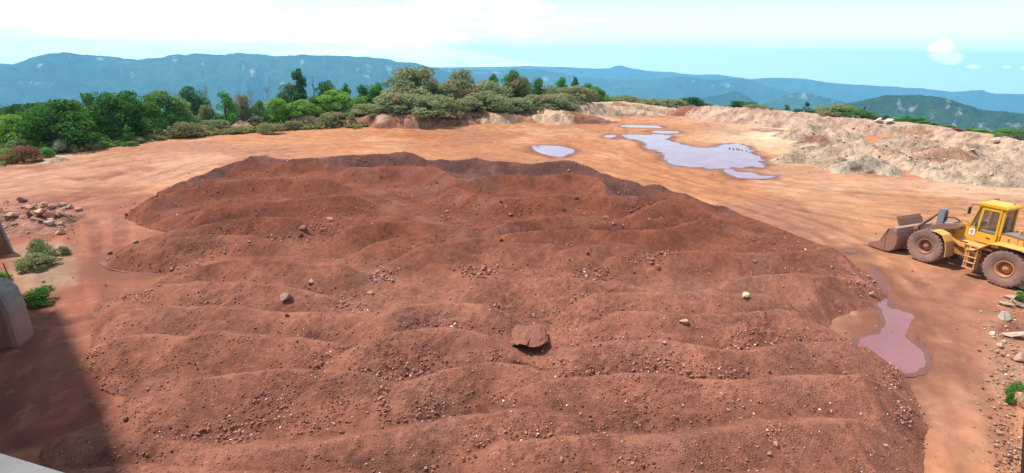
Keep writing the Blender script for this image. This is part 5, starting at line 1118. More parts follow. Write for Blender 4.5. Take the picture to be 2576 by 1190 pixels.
def build_scrub():
    rng = np.random.default_rng(9); V = []; S = []
    # verge grass and low scrub: blades in tufts beyond the road edge
    n = 8500; az = rng.uniform(EAZ[2], .14, n); d = rng.random(n) ** 2.2 * 13 - .2; r = r_edge(az) + d
    x = r * np.sin(az); y = r * np.cos(az); z = ground_z(x, y)
    keep = fbm(x * .3, y * .3, 3, 55) > -.12; x, y, z, r = x[keep], y[keep], z[keep], r[keep]
    Q = []; sh = []
    for i in range(len(x)):
        m = 9; sc = rng.uniform(.12, .42) * (1 if rng.random() < .8 else 2)
        c = np.array([x[i], y[i], z[i]]) + rng.normal(0, .6, (m, 3)) * sc * np.array([1.2, 1.2, 0]); c[:, 2] += sc * rng.uniform(.1, .8, m)
        u = rng.normal(0, 1, (m, 3)); u /= np.linalg.norm(u, axis=1)[:, None]; v = np.cross(u, rng.normal(0, 1, (m, 3))); v /= np.linalg.norm(v, axis=1)[:, None] + 1e-6
        s = sc * .45
        Q.append(np.stack([c - u * s, c - v * s * .6, c + u * s, c + v * s * .6], 1).reshape(-1, 3)); sh.append(np.repeat(np.clip(rng.normal(.5, .3, m), 0, 1), 4))
    Q = np.concatenate(Q); me = mesh_np('undergrowth', Q, np.arange(len(Q)).reshape(-1, 4), False, {'shade': ('FLOAT', 'POINT', np.concatenate(sh))})
    o = link('undergrowth', me, leaf_mat('scrub_leaves', (.12, .16, .035), (.30, .32, .12), (.30, .22, .12))); tag(o, 'grass and low scrub on the verge beyond the haul road', 'undergrowth', kind='stuff')
    # the wood falling away beyond the plateau
    Q = []; sh = []
    n = 1500; az = rng.uniform(EAZ[2] - .05, .20, n); d = np.where(az < -.62, 26, 130) + 420 * rng.random(n) ** 1.5; r = r_edge(az) + d; x = r * np.sin(az); y = r * np.cos(az); z = ground_z(x, y)
    for i in range(n):
        m = 80; R = rng.uniform(1.8, 3.6); p = rng.normal(0, 1, (m, 3)); p /= np.linalg.norm(p, axis=1)[:, None]; p *= rng.uniform(.6, 1, m)[:, None]; c = np.array([x[i], y[i], z[i] + R * .9]) + p * np.array([R * .8, R * .8, R * 1.25])
        u = rng.normal(0, 1, (m, 3)); u /= np.linalg.norm(u, axis=1)[:, None]; v = np.cross(u, rng.normal(0, 1, (m, 3))); v /= np.linalg.norm(v, axis=1)[:, None] + 1e-6; s = R * .24
        Q.append(np.stack([c - u * s, c - v * s * .7, c + u * s, c + v * s * .7], 1).reshape(-1, 3)); sh.append(np.repeat(np.clip(rng.uniform(.1, .9) * .6 + .4 * rng.random(m), 0, 1), 4))
    Q = np.concatenate(Q); me = mesh_np('forest', Q, np.arange(len(Q)).reshape(-1, 4), False, {'shade': ('FLOAT', 'POINT', np.concatenate(sh))})
    o = link('forest', me, leaf_mat('forest_leaves', (.035, .08, .02), (.11, .18, .04))); tag(o, 'green wood falling away down the slope beyond the plateau', 'forest', kind='stuff')
build_scrub()
# ------------------------------------------------------------------ wheel loader
def paint_mat(name, c, dust=(.50, .24, .15), amt=.5, rough=.5, lowz=1.2):
    """worn paint under red dust that lies thicker on the lower and upward faces"""
    m, k, p, out = new_mat(name)
    tc = k.add('ShaderNodeTexCoord'); o = tc.outputs['Object']; g = k.add('ShaderNodeNewGeometry')
    n = k.noise(o, 2.4, 6, .65); n2 = k.noise(k.mapping(o, (4, 4, 1)), 3, 4); sp = k.add('ShaderNodeSeparateXYZ'); k.l.new(g.outputs['Position'], sp.inputs[0])
    h = k.ramp(sp.outputs[2], 2.6, .4)
    f = k.math('ADD', k.math('MULTIPLY', k.math('SUBTRACT', n, .5), 1.6), k.math('ADD', k.math('MULTIPLY', h, .75), k.math('MULTIPLY', k.math('SUBTRACT', n2, .5), .7)))
    f = k.math('MULTIPLY', k.ramp(f, .0, 1.0), amt)
    k.l.new(k.mix(f, c, dust), p.inputs['Base Color']); k.l.new(k.math('ADD', rough, k.math('MULTIPLY', f, .4), clamp=True), p.inputs['Roughness'])
    bump(k, p, n, .004); return m
LMAT = dict(yellow=paint_mat('loader_yellow', (.60, .29, .022), (.42, .19, .10), amt=.85), dusty=paint_mat('faded_yellow', (.66, .34, .07), (.50, .24, .14), .95, .7), bright=paint_mat('cab_yellow', (.70, .37, .022), (.46, .22, .11), amt=.55, rough=.4),
            steel=paint_mat('dusty_steel', (.235, .115, .082), (.32, .15, .105), .95, .85), worn=paint_mat('worn_steel', (.34, .225, .19), (.36, .21, .165), .8, .7), grey=paint_mat('grey_steel', (.20, .21, .22), amt=.35), dark=paint_mat('dark_frame', (.045, .04, .04), amt=.6, rough=.7),
            hood=paint_mat('hood_grey', (.20, .17, .16), amt=.5), tyre=paint_mat('dusty_tyre', (.15, .095, .08), (.30, .17, .13), .98, .95), rim=paint_mat('rim_orange', (.40, .17, .09), (.33, .15, .11), .9, .8), rimy=paint_mat('rim_yellow', (.60, .30, .05), (.38, .17, .11), .8, .7),
            white=paint_mat('white_sticker', (.82, .80, .74), amt=.1), ink=paint_mat('dark_ink', (.06, .06, .055), amt=.1), seat=paint_mat('black_vinyl', (.03, .03, .035), amt=.2), pale=paint_mat('pale_pad', (.62, .60, .58), amt=.2), hose=paint_mat('black_hose', (.025, .022, .022), amt=.45), brass=paint_mat('valve_metal', (.5, .42, .38), amt=.5))
def glass_mat():
    m, k, p, out = new_mat('window_glass'); k.n.remove(p)
    t = k.add('ShaderNodeBsdfTransparent'); t.inputs[0].default_value = (.72, .74, .72, 1); g = k.add('ShaderNodeBsdfGlossy'); g.inputs['Roughness'].default_value = .08; d = k.add('ShaderNodeBsdfDiffuse'); d.inputs[0].default_value = (.42, .32, .25, 1)
    mx = k.add('ShaderNodeMixShader'); mx.inputs[0].default_value = .10; m2 = k.add('ShaderNodeMixShader'); m2.inputs[0].default_value = .12
    k.l.new(t.outputs[0], mx.inputs[1]); k.l.new(g.outputs[0], mx.inputs[2]); k.l.new(mx.outputs[0], m2.inputs[1]); k.l.new(d.outputs[0], m2.inputs[2]); k.l.new(m2.outputs[0], out.inputs[0]); return m
LMAT['glass'] = glass_mat()
class MB:
    def __init__(s): s.v = []; s.f = []
    def add(s, V, F):
        o = len(s.v); s.v += [tuple(q) for q in V]; s.f += [[i + o for i in f] for f in F]; return s
    def box(s, x0, x1, y0, y1, z0, z1):
        V = [(x, y, z) for x in (x0, x1) for y in (y0, y1) for z in (z0, z1)]
        return s.add(V, [(0, 1, 3, 2), (4, 6, 7, 5), (0, 4, 5, 1), (2, 3, 7, 6), (0, 2, 6, 4), (1, 5, 7, 3)])
    def prism(s, prof, y0, y1):
        n = len(prof); V = [(x, y0, z) for x, z in prof] + [(x, y1, z) for x, z in prof]
        return s.add(V, [list(range(n))[::-1], list(range(n, 2 * n))] + [(i, (i + 1) % n, n + (i + 1) % n, n + i) for i in range(n)])
    def plate(s, line, th, y0, y1):
        """a bent plate of thickness th following a polyline in x,z"""
        L = np.array(line, float); nn = []
        for i in range(len(L)):
            d = L[min(i + 1, len(L) - 1)] - L[max(i - 1, 0)]; d /= np.linalg.norm(d); nn.append((-d[1], d[0]))
        nn = np.array(nn); out = L + nn * th
        for i in range(len(L) - 1): s.prism([tuple(L[i]), tuple(L[i + 1]), tuple(out[i + 1]), tuple(out[i])], y0, y1)
        return s
    def tube(s, a, b, ra, rb=None, n=16, caps=True):
        rb = ra if rb is None else rb; a = np.array(a, float); b = np.array(b, float); d = b - a; d /= np.linalg.norm(d); u = np.cross(d, [.31, .2, .93] if abs(d[2]) < .8 else [1, .1, 0]); u /= np.linalg.norm(u); w = np.cross(d, u)
        V = []
        for i in range(n):
            t = 6.2832 * i / n; q = u * math.cos(t) + w * math.sin(t); V += [a + q * ra, b + q * rb]
        F = [(2 * i, 2 * ((i + 1) % n), 2 * ((i + 1) % n) + 1, 2 * i + 1) for i in range(n)]
        if caps: F += [[2 * i for i in range(n)][::-1], [2 * i + 1 for i in range(n)]]
        return s.add(V, F)
    def lathe(s, prof, n, c, fn=None):
        """profile (r, y) turned about the y axis through c"""
        m = len(prof); V = []
        for i in range(n):
            t = 6.2832 * i / n
            for j, (r, y) in enumerate(prof):
                rr = r if fn is None else fn(r, y, i, j); V.append((c[0] + rr * math.cos(t), c[1] + y, c[2] + rr * math.sin(t)))
        return s.add(V, [(i * m + j, i * m + j + 1, ((i + 1) % n) * m + j + 1, ((i + 1) % n) * m + j) for i in range(n) for j in range(m - 1)])
    def build(s, name, mat, parent, X=None, bevel=.012, smooth=False):
        me = bpy.data.meshes.new(name); V = s.v
        if X is not None: V = [tuple(X @ Vector(q)) for q in V]
        me.from_pydata(V, [], s.f); bm = bmesh.new(); bm.from_mesh(me); bmesh.ops.recalc_face_normals(bm, faces=bm.faces); bm.to_mesh(me); bm.free(); me.update()
        if smooth:
            for p in me.polygons: p.use_smooth = True
        o = link(name, me, LMAT[mat] if isinstance(mat, str) else mat, parent)
        if bevel:
            b = o.modifiers.new('bevel', 'BEVEL'); b.width = bevel; b.segments = 2; b.limit_method = 'ANGLE'; b.angle_limit = math.radians(40)
        return o

def build_loader():
    S = 1.0; hubf = at(2326, 618, .875); hubr = at(2521, 678.5, .875)          # the two near wheel hubs
    hr, hf = math.radians(113.0), math.radians(113.0)
    J = (hubf + hubr)[:2] / 2 - 1.44 * np.array([-math.sin(math.radians(112)), math.cos(math.radians(112))])
    root = empty('wheel_loader', (J[0], J[1], 0.0)); tag(root, 'dusty yellow wheel loader with lowered bucket on the right of the yard', 'wheel loader')
    R_ = Matrix.Rotation(hr, 4, 'Z') @ Matrix.Scale(S, 4); Fm = Matrix.Rotation(hf, 4, 'Z') @ Matrix.Scale(S, 4)
    R0, W, TY = .875, .64, 1.14
    def wheel(x, y, X, mat):
        sgn = 1 if y > 0 else -1
        h = MB().lathe([(.02, .20 * sgn), (.10, .20 * sgn), (.12, .16 * sgn), (.20, .12 * sgn), (.23, .02 * sgn), (.28, .0), (.31, .05 * sgn), (.325, .22 * sgn), (.39, .29 * sgn), (.41, .25 * sgn), (.41, -.3 * sgn)], 48, (x, y, R0))
        for i in range(12):
            t = 6.2832 * i / 12; h.tube((x +   .24 * math.cos(t), y + .0, R0 +   .24 * math.sin(t)), (x +   .24 * math.cos(t), y + .05 * sgn, R0 +   .24 * math.sin(t)), .02, n=6)
        wo = h.build('wheel', mat, root, X, bevel=0, smooth=True)
        prof = [(.40, -.25), (.46, -.29), (.60, -.325), (.72, -.33), (.80, -.32), (.835, -.30), (R0, -.29), (R0, -.20), (R0, -.10), (R0, -.015), (R0, .015), (R0, .10), (R0, .20), (R0, .29), (.835, .30), (.80, .32), (.72, .33), (.60, .325), (.46, .29), (.40, .25)]
        NS = 26 * 6
        def fn(r, yy, i, j):
            if r < .83: return r
            ph = (i + (3 if yy > 0 else 0) + abs(yy) * 14) % 6
            g = ph >= 3.6
            if r < R0: return r - (.02 if g else -.012)
            if abs(yy) < .03: return R0 - .02
            return R0 - (.060 if g else 0)
        MB().lathe(prof, NS, (x, y, R0), fn).build('tyre', 'tyre', wo, X, bevel=0)
    for y in (TY, -TY): wheel(1.775, y, Fm, 'rim'); wheel(-1.775, y, R_, 'rimy')
    # ---- front half
    b = MB(); tower = [(.25, .62), (1.75, .62), (2.05, .95), (1.95, 1.25), (1.45, 1.55), (1.1, 2.18), (.92, 2.32), (.70, 2.28), (.52, 1.9), (.30, 1.5)]
    for y in (.22, -.34): b.prism(tower, y, y + .12)
    b.box(.6, 1.9, -.21, .21, .66, 1.1).box(.45, 1.0, -.21, .21, 1.25, 1.6)
    b.build('front_frame', 'yellow', root, Fm)
    for y in (.36, -.36):
        s = 1 if y > 0 else -1
        for (x, z, r) in ((.86, 2.12, .12), (.62, 1.45, .11), (1.2, 1.72, .08)): MB().tube((x, y - .03 * s, z), (x, y + .09 * s, z), r).build('pivot_pin', 'steel', root, Fm)
    for s in (1, -1):
        MB().plate([(1.62, 1.80), (1.35, 1.80), (1.05, 1.70), (.84, 1.40), (.72, .95), (.70, .62)], .05, .78 * s - (.0 if s > 0 else 0), 1.48 * s).build('front_fender', 'dusty', root, Fm)
        arm = [(.80, 2.14), (1.0, 2.24), (1.5, 2.12), (2.1, 1.88), (2.6, 1.45), (3.02, .80), (3.18, .42), (3.08, .28), (2.92, .34), (2.66, .78), (2.3, 1.28), (1.9, 1.58), (1.4, 1.82), (.95, 1.98)]
        MB().prism(arm, .44 * s, .56 * s).build('lift_arm', 'steel', root, Fm)
        MB().tube((.62, .40 * s, 1.10), (1.3, .40 * s, 1.45), .085).tube((1.3, .40 * s, 1.45), (1.9, .42 * s, 1.70), .05).build('lift_cylinder', 'yellow', root, Fm, smooth=False)
    MB().tube((2.35, -.5, 1.25), (2.35, .5, 1.25), .13).build('cross_tube', 'steel', root, Fm)
    b = MB(); lev = [(1.92, 1.45), (2.12, 1.40), (2.20, 1.9), (2.22, 2.62), (2.12, 2.72), (1.98, 2.70), (1.90, 2.55), (1.88, 1.9)]
    for y in (-.17, .07): b.prism(lev, y, y + .10)
    b.box(1.93, 2.16, -.07, .07, 1.55, 1.75).box(1.95, 2.2, -.08, .08, 2.50, 2.69); b.build('tilt_lever', 'grey', root, Fm)
    MB().tube((2.10, 0, 2.60), (2.55, 0, 2.08), .055).tube((2.55, 0, 2.08), (3.20, 0, 1.32), .085).build('tilt_rod', 'steel', root, Fm)
    MB().tube((.95, 0, 2.02), (1.98, 0, 1.98), .12).tube((.85, 0, 2.02), (1.0, 0, 2.02), .15).build('tilt_cylinder', 'hood', root, Fm)
    MB().tube((1.15, .12, 2.28), (1.35, .14, 2.40), .035).tube((1.35, .14, 2.40), (1.75, .10, 2.34), .035).tube((1.75, .10, 2.34), (1.95, .06, 2.12), .035).build('hydraulic_hose', 'hose', root, Fm)
    # bucket
    back = [(4.55, .08), (3.75, .05), (3.42, .10), (3.22, .28), (3.13, .58), (3.17, .92), (3.32, 1.20), (3.50, 1.34)]
    b = MB().plate(back, .05, -1.52, 1.52).build('bucket', 'steel', root, Fm, bevel=.01)
    side = [(4.62, .07), (3.75, .03), (3.40, .08), (3.19, .27), (3.10, .58), (3.14, .93), (3.30, 1.24), (3.52, 1.38), (3.68, 1.30), (3.82, .86), (4.05, .50), (4.60, .26)]
    for y in (1.50, -1.56): MB().prism(side, y, y + .06).build('side_plate', 'steel', b, Fm)
    MB().prism([(3.64, 1.36), (3.70, 1.30), (3.98, .62), (3.92, .58)], 1.565, 1.60).prism([(3.66, .04), (3.84, .04), (3.90, .80), (3.74, .86)], 1.565, 1.585).build('wear_rib', 'steel', b, Fm)
    MB().prism([(4.35, .02), (4.92, .03), (4.92, .06), (4.40, .11)], -1.55, 1.55).build('cutting_edge', 'steel', b, Fm)
    MB().prism([(3.24, 1.16), (3.42, 1.12), (3.60, 1.36), (3.52, 1.46), (3.30, 1.42)], -1.54, 1.49).build('top_beam', 'worn', b, Fm)
    g = MB()
    for i in range(13):
        y = -.98 + i * 1.9 / 12; g.prism([(3.50, 1.44), (3.58, 1.42), (3.80, 1.90), (3.74, 1.94)], y - .03, y + .03)
    g.prism([(3.46, 1.44), (3.52, 1.42), (3.70, 1.78), (3.66, 1.81)], -1.05, 1.0); g.build('spill_guard', 'steel', b, Fm)
    for y in (.62, -.62): MB().prism([(3.20, .18), (3.02, .22), (2.94, .42), (2.98, .70), (3.16, 1.0), (3.26, .92)], y - .16, y - .10).prism([(3.20, .18), (3.02, .22), (2.94, .42), (2.98, .70), (3.16, 1.0), (3.26, .92)], y + .10, y + .16).build('bucket_bracket', 'steel', b, Fm)
    MB().prism([(3.28, 1.30), (3.10, 1.42), (3.02, 1.32), (3.10, 1.10), (3.24, 1.0)], -.16, .16).tube((3.16, -.2, 1.3), (3.16, .2, 1.3), .07).build('link_bracket', 'steel', b, Fm)
    MB().tube((1.775, -1.1, R0), (1.775, 1.1, R0), .20).box(1.5, 2.05, -.35, .35, .6, 1.15).build('axle', 'dark', root, Fm)
    # ---- rear half
    MB().tube((-1.775, -1.1, R0), (-1.775, 1.1, R0), .20).box(-2.05, -1.5, -.35, .35, .6, 1.15).build('axle', 'dark', root, R_)
    MB().box(-3.5, -.25, -.46, .46, .62, 1.42).box(-1.0, -.1, -.7, .7, 1.0, 1.45).build('rear_frame', 'dark', root, R_)
    MB().prism([(-.25, .45), (.22, .40), (.42, .62), (.40, 1.05), (.15, 1.32), (-.25, 1.3)], -.28, .28).build('articulation_joint', 'yellow', root, R_)
    b = MB()
    for i, (x, y, z) in enumerate(((.05, .42, .72), (.12, .46, .98), (.0, .5, 1.22), (-.12, .52, .9), (.2, .40, 1.32), (-.05, .55, 1.48))): b.tube((x, y - .12, z), (x + .05, y + .10, z + .03), .075, n=10)
    b.build('valve_block', 'brass', root, R_)
    b = MB()
    for i in range(7):
        z = .6 + .13 * i; b.tube((-.25, .34 + .04 * (i % 3), z), (.05, .48, z - .08), .032, n=8).tube((.05, .48, z - .08), (.45, .34, z + .06), .032, n=8)
    b.build('hydraulic_hose', 'hose', root, R_)
    for s in (1, -1):
        MB().plate([(-.10, 1.30), (-.42, 1.34), (-.75, 1.62), (-.98, 1.84), (-1.40, 1.90), (-2.2, 1.90), (-2.52, 1.82), (-2.78, 1.60)][::-1], .05, .62 * s, 1.48 * s).build('rear_fender', 'dusty', root, R_)
    MB().box(-1.02, .48, -.95, 1.16, 1.44, 1.54).prism([(.48, 1.44), (.48, 1.54), (.10, 1.54), (.10, 1.30), (.40, 1.36)], .9, 1.22).build('step_platform', 'dusty', root, R_)
    lad = MB()
    for y in (1.12, 1.44): pass
    lx0, lx1 = -.62, -.18
    for x in (lx0, lx1): lad.prism([(x, .38), (x + .07, .38), (x + .10, 1.44), (x + .03, 1.44)], 1.14, 1.20); lad.prism([(x, .38), (x + .07, .38), (x + .10, 1.44), (x + .03, 1.44)], 1.36, 1.42)
    for z in (.40, .68, .96, 1.24): lad.box(lx0 + .02, lx1 + .10, 1.10, 1.44, z, z + .045)
    lad.box(lx0, lx1 + .1, 1.10, 1.14, .96, 1.24); lad.build('ladder', 'dusty', root, R_)
    # cab
    CW = .54
    cab = MB()
    cab.prism([(-.86, 1.56), (.46, 1.56), (.62, 1.75), (.60, 2.22), (.44, 2.30), (-.86, 2.12)], -CW, CW - .03)
    cab.build('cab', 'bright', root, R_)
    cabo = root.children[-1]
    posts = MB()
    def bar(a, c, t=.05, y=CW, w=.09):
        d = np.array(c, float) - np.array(a, float); d /= np.linalg.norm(d); nx, nz = -d[1] * t, d[0] * t
        posts.prism([(a[0] - nx, a[1] - nz), (c[0] - nx, c[1] - nz), (c[0] + nx, c[1] + nz), (a[0] + nx, a[1] + nz)], y - w, y)
    for y in (CW, -CW + .09):
        bar((-.82, 2.08), (-.78, 3.36), .06, y); bar((.16, 2.2), (.10, 3.36), .035, y); bar((.50, 2.24), (.24, 3.36), .025, y)
        bar((-.84, 3.33), (.26, 3.33), .04, y)
    posts.box(.16, .24, -CW + .09, CW - .09, 3.30, 3.37).build('cab_post', 'bright', cabo, R_)
    roof = MB().prism([(-.90, 3.37), (.36, 3.37), (.40, 3.44), (.28, 3.56), (-.80, 3.56), (-.92, 3.46)], -CW - .06, CW + .06).build('roof', 'bright', cabo, R_, bevel=.04)
    door = MB().prism([(-.76, 1.62), (.12, 1.62), (.16, 2.10), (-.76, 2.10)], CW, CW + .035)
    door.prism([(-.76, 2.10), (-.67, 2.10), (-.63, 3.28), (-.72, 3.28)], CW, CW + .035).prism([(.06, 2.10), (.15, 2.10), (.09, 3.28), (.01, 3.28)], CW, CW + .035).prism([(-.72, 3.22), (.09, 3.22), (.09, 3.30), (-.72, 3.30)], CW, CW + .036)
    do = door.build('door', 'bright', cabo, R_); MB().box(-.52, -.34, CW + .034, CW + .055, 1.86, 1.92).build('handle', 'ink', do, R_)
    MB().box(-.68, .06, CW + .012, CW + .02, 2.10, 3.23).build('window', 'glass', do, R_, bevel=0)
    MB().box(-.78, .12, -CW + .012, -CW + .02, 2.14, 3.28).build('window', 'glass', cabo, R_, bevel=0)
    MB().prism([(.56, 2.26), (.57, 2.26), (.26, 3.30), (.25, 3.30)], -CW + .1, CW - .1).build('windscreen', 'glass', cabo, R_, bevel=0)
    MB().prism([(.18, 2.22), (.46, 2.26), (.24, 3.28), (.13, 3.28)], CW - .05, CW - .042).build('front_side_window', 'glass', cabo, R_, bevel=0)
    MB().box(-.80, -.79, -CW + .1, CW - .1, 2.14, 3.28).build('rear_window', 'glass', cabo, R_, bevel=0)
    MB().box(-.56, -.12, -.26, .30, 2.0, 2.26).prism([(-.64, 2.2), (-.52, 2.2), (-.60, 2.92), (-.70, 2.90)], -.26, .28).build('seat', 'seat', cabo, R_, bevel=.03)
    MB().box(-.70, -.02, .36, .56, 2.13, 2.25).build('armrest', 'pale', cabo, R_, bevel=.03)
    MB().tube((.28, 0, 2.2), (.08, 0, 2.52), .03).lathe([(.17, 0), (.19, .02), (.17, .04), (.15, .02), (.17, 0)], 24, (.08, -.02, 2.54)).build('steering_column', 'seat', cabo, R_)
    MB().box(.28, .52, -.5, .5, 2.2, 2.46).build('dashboard', 'grey', cabo, R_)
    st = MB().box(.20, .44, CW - .032, CW - .018, 1.84, 2.16).build('sticker', 'white', cabo, R_, bevel=0)
    MB().lathe([(.035, .0), (.065, .0), (.065, .006), (.035, .006), (.035, 0)], 20, (.32, CW - .018, 2.03)).box(.285, .355, CW - .018, CW - .012, 1.90, 1.93).build('emblem', 'ink', st, R_, bevel=0)
    MB().tube((.30, .60, 3.42), (.46, .82, 3.40), .018, n=8).tube((.46, .82, 3.40), (.50, .85, 2.98), .016, n=8).box(.47, .53, .76, .94, 2.92, 3.26).build('mirror', 'hose', cabo, R_, bevel=.01)
    MB().tube((-.7, -.3, 3.56), (-.7, -.3, 3.62), .05).build('beacon_base', 'grey', cabo, R_)
    # engine hood and rear
    hood = MB().prism([(-1.03, 1.46), (-1.03, 2.30), (-1.25, 2.36), (-3.3, 2.20), (-3.62, 2.02), (-3.70, 1.46)], -.80, .80).build('engine_hood', 'dusty', root, R_, bevel=.04)
    MB().prism([(-1.02, 2.33), (-1.26, 2.39), (-3.3, 2.23), (-3.5, 2.12), (-3.3, 2.17), (-1.26, 2.33)], -.68, .83).build('hood_top', 'hood', hood, R_)
    v = MB()
    for i in range(6): v.box(-2.9 + i * .16, -2.82 + i * .16, .80, .815, 1.62, 2.02)
    v.box(-1.72, -1.70, .80, .81, 1.6, 2.26).box(-2.3, -2.28, .80, .81, 1.6, 2.22).build('vent', 'hood', hood, R_, bevel=0)
    for x in (-1.38, -1.98): MB().box(x, x + .05, .80, .84, 2.05, 2.16).build('latch', 'hood', hood, R_, bevel=0)
    MB().tube((-1.75, .35, 2.30), (-1.75, .35, 2.72), .14).lathe([(.0, 0), (.0, 0)], 3, (0, 0, 0)).tube((-1.75, .35, 2.72), (-1.75, .35, 2.80), .09).tube((-1.75, .35, 2.80), (-1.75, .35, 2.90), .22, .18).build('air_cleaner', 'grey', root, R_)
    MB().tube((-1.50, .25, 2.32), (-1.50, .25, 2.55), .10).build('filler_cap', 'yellow', root, R_)
    MB().tube((-2.3, -.2, 2.2), (-2.3, -.2, 3.0), .07).build('exhaust_pipe', 'dark', root, R_)
    MB().prism([(-2.72, .62), (-2.72, 1.56), (-3.60, 1.50), (-3.95, 1.42), (-4.0, .85), (-3.7, .66)], -1.25, 1.25).build('counterweight', 'dusty', root, R_, bevel=.05)
    MB().tube((-3.98, .8, 1.5), (-3.98, .8, 1.62), .09).build('tail_lamp', 'rim', root, R_)
    # keep the mesh origins at the joint; everything hangs from the root
    return root
build_loader()
# ------------------------------------------------------------------ buildings at the edge of the view, pier, panel and stake
def concrete_mat(name, c, dust=(.42, .2, .14)):
    m, k, p, out = new_mat(name); g = k.add('ShaderNodeNewGeometry'); pos = g.outputs['Position']
    n = k.noise(pos, 1.6, 6, .65); n2 = k.noise(k.mapping(pos, (3, 3, .5)), 1.2, 4); sp = k.add('ShaderNodeSeparateXYZ'); k.l.new(pos, sp.inputs[0])
    f = k.ramp(k.math('ADD', k.math('MULTIPLY', k.ramp(sp.outputs[2], 2.2, 0.2), .7), k.math('SUBTRACT', n2, .35)), .15, .8)
    n3 = k.noise(pos, 6, 5, .7); c1 = k.mix(k.ramp(n3, .35, .7), tuple(q * .55 for q in c), c)
    k.l.new(k.mix(f, k.mix(n, tuple(q * .6 for q in c), c1), dust), p.inputs['Base Color']); p.inputs['Roughness'].default_value = .9; bump(k, p, n, .02); return m
CONC = concrete_mat('grey_concrete', (.27, .25, .235), (.30, .16, .12)); SILL = concrete_mat('painted_sill', (.21, .20, .20), (.19, .18, .175)); RUSTY = concrete_mat('rusty_plate', (.20, .10, .08), (.26, .12, .09))
def poly_block(name, foot, z0, z1, mat, parent=None, bevel=.05):
    bm = bmesh.new(); lo = [bm.verts.new((x, y, z0)) for x, y in foot]; hi = [bm.verts.new((x, y, z1)) for x, y in foot]; n = len(foot)
    bm.faces.new(lo); bm.faces.new(hi)
    for i in range(n): bm.faces.new((lo[i], lo[(i + 1) % n], hi[(i + 1) % n], hi[i]))
    bmesh.ops.recalc_face_normals(bm, faces=bm.faces); me = bpy.data.meshes.new(name); bm.to_mesh(me); bm.free(); o = link(name, me, mat, parent)
    if bevel: b = o.modifiers.new('bevel', 'BEVEL'); b.width = bevel; b.segments = 3
    return o
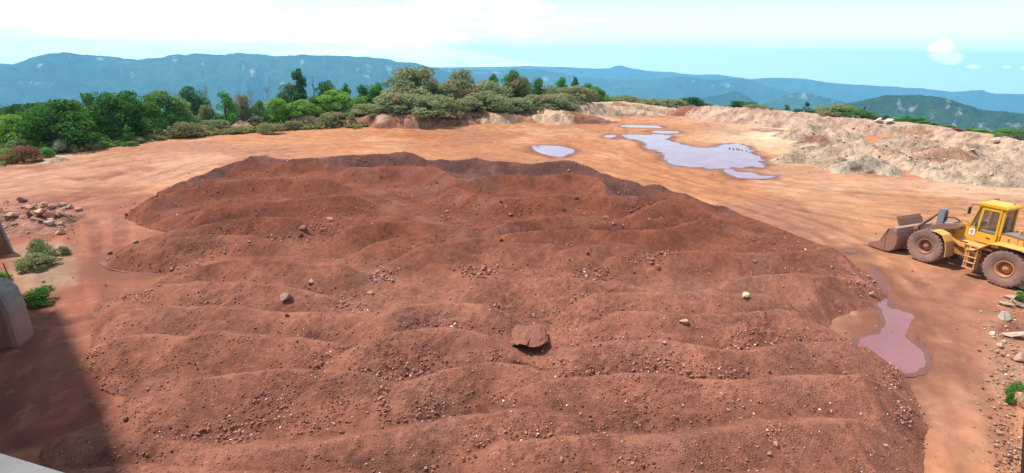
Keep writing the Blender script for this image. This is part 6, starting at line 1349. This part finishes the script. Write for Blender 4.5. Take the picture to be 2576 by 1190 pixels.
def build_structures():
    # crusher house just outside the left edge: its shadow lies over the lower left of the yard
    ch = empty('crusher_house', (-20, 14, 0)); tag(ch, 'tall concrete crusher house just left of the view throwing the shadow', 'building')
    A, Bn = np.array([-26.4, 23.4]), np.array([-11.3, 8.2]); out = np.array([-9.0, -8.0])
    foot = [A, Bn, Bn + out, A + out]; loc = np.array([20.0, -14.0])
    poly_block('wall', [tuple(q + loc) for q in foot], 0, 15.2, CONC, ch)
    poly_block('roof', [tuple(q + loc) for q in (A + [-.1, .3], Bn + [.3, -.1], Bn + out, A + out)], 15.2, 15.6, CONC, ch)
    # the building the view is taken from, below and behind the camera, with its window surround
    b = empty('office_building', (0, -4, 0)); tag(b, 'building the yard is seen from, its sill and window post cutting the picture corners', 'building')
    poly_block('wall', [(-6, -4), (6, -4), (6, 3.95), (-6, 3.95)], 0, 9.0, CONC, b)
    poly_block('upper_wall', [(-6, -4), (6, -4), (6, 2.0), (-6, 2.0)], 9.0, 12.2, CONC, b)
    # sill: an edge in the lower left corner
    def ray(x, y, t): return Vector((CF + CR * ((x - PW / 2) / FPX) - CU * ((y - PH / 2) / FPX)) * t) + Vector((0, 0, CAMZ)) - Vector((0, -4, 0))
    a, c = ray(-40, 1128, .75), ray(190, 1198, .62); dn = Vector((0, 0, -.10)); bk = Vector((-.12, -.35, 0))
    bm = bmesh.new(); pts = [a + (a - c) * 1.2, c + (c - a) * .8]
    vs = [bm.verts.new(p) for p in (pts[0], pts[1], pts[1] + bk, pts[0] + bk, pts[0] + dn, pts[1] + dn, pts[1] + bk + dn, pts[0] + bk + dn)]
    for f in ((0, 1, 2, 3), (4, 5, 6, 7), (0, 1, 5, 4), (1, 2, 6, 5), (2, 3, 7, 6), (3, 0, 4, 7)): bm.faces.new([vs[i] for i in f])
    bmesh.ops.recalc_face_normals(bm, faces=bm.faces); me = bpy.data.meshes.new('window_sill'); bm.to_mesh(me); bm.free(); o = link('window_sill', me, SILL, b)
    # right-hand post of the window
    def post(px, y0, y1, t, wpx, name, mat):
        q = [ray(px[0], y0, t), ray(px[1], y1, t), ray(px[1] + wpx, y1, t), ray(px[0] + wpx, y0, t)]; q2 = [ray(px[0], y0, t + .08), ray(px[1], y1, t + .08), ray(px[1] + wpx, y1, t + .08), ray(px[0] + wpx, y0, t + .08)]; bm = bmesh.new()
        vs = [bm.verts.new(p) for p in q] + [bm.verts.new(p) for p in q2]
        for f in ((0, 1, 2, 3), (4, 5, 6, 7), (0, 1, 5, 4), (1, 2, 6, 5), (2, 3, 7, 6), (3, 0, 4, 7)): bm.faces.new([vs[i] for i in f])
        bmesh.ops.recalc_face_normals(bm, faces=bm.faces); me = bpy.data.meshes.new(name); bm.to_mesh(me); bm.free(); return link(name, me, mat, b)
    post((2582, 2563), 940, 1260, .55, 80, 'window_post', RUSTY)
    # grey concrete pier at the left edge
    P = at(28, 862); dep = depth_of(P); u = dep / FPX; r = empty('concrete_pier', (P[0], P[1], 0), .25); tag(r, 'thick grey concrete pier with a rounded shoulder and red-stained foot at the left edge', 'pier')
    m = MB(); wd = 46 * u; ht = 158 * u / .93
    m.prism([(-3.0 * wd, -.1), (wd * .8, -.1), (wd * .8, ht * .55), (wd * .66, ht * .82), (wd * .3, ht * .97), (-.3 * wd, ht * 1.0), (-3.0 * wd, ht * 1.02)], -.55, .55)
    m.build('shaft', CONC, r, None, bevel=.18)
    # leaning rusty plate at the left edge
    P = at(18, 636); dep = depth_of(P); u = dep / FPX; r = empty('steel_plate', (P[0], P[1], 0), .5); tag(r, 'dark rusty steel plate with a pale edge standing at the left edge', 'steel plate')
    m = MB().prism([(-2.2, 0), (8 * u, 0), (-4 * u, 96 * u / .95), (-2.2, 100 * u / .95)], -.12, .12); m.build('plate', RUSTY, r, None, bevel=.02)
    MB().prism([(8 * u, 0), (12 * u, .02), (0 * u, 96 * u / .95), (-4 * u, 96 * u / .95)], -.14, .14).build('edge_strip', SILL, r, None, bevel=.01)
    P = at(27, 705); u = depth_of(P) / FPX; r = link('stake', None, None); r.location = (P[0], P[1], -.05); tag(r, 'thin dark stake beside the grey concrete pier', 'stake')
    MB().tube((0, 0, 0), (-.18, .05, 48 * u), .035, .025, 8).build('shaft', RUSTY, r, None, bevel=0)
build_structures()
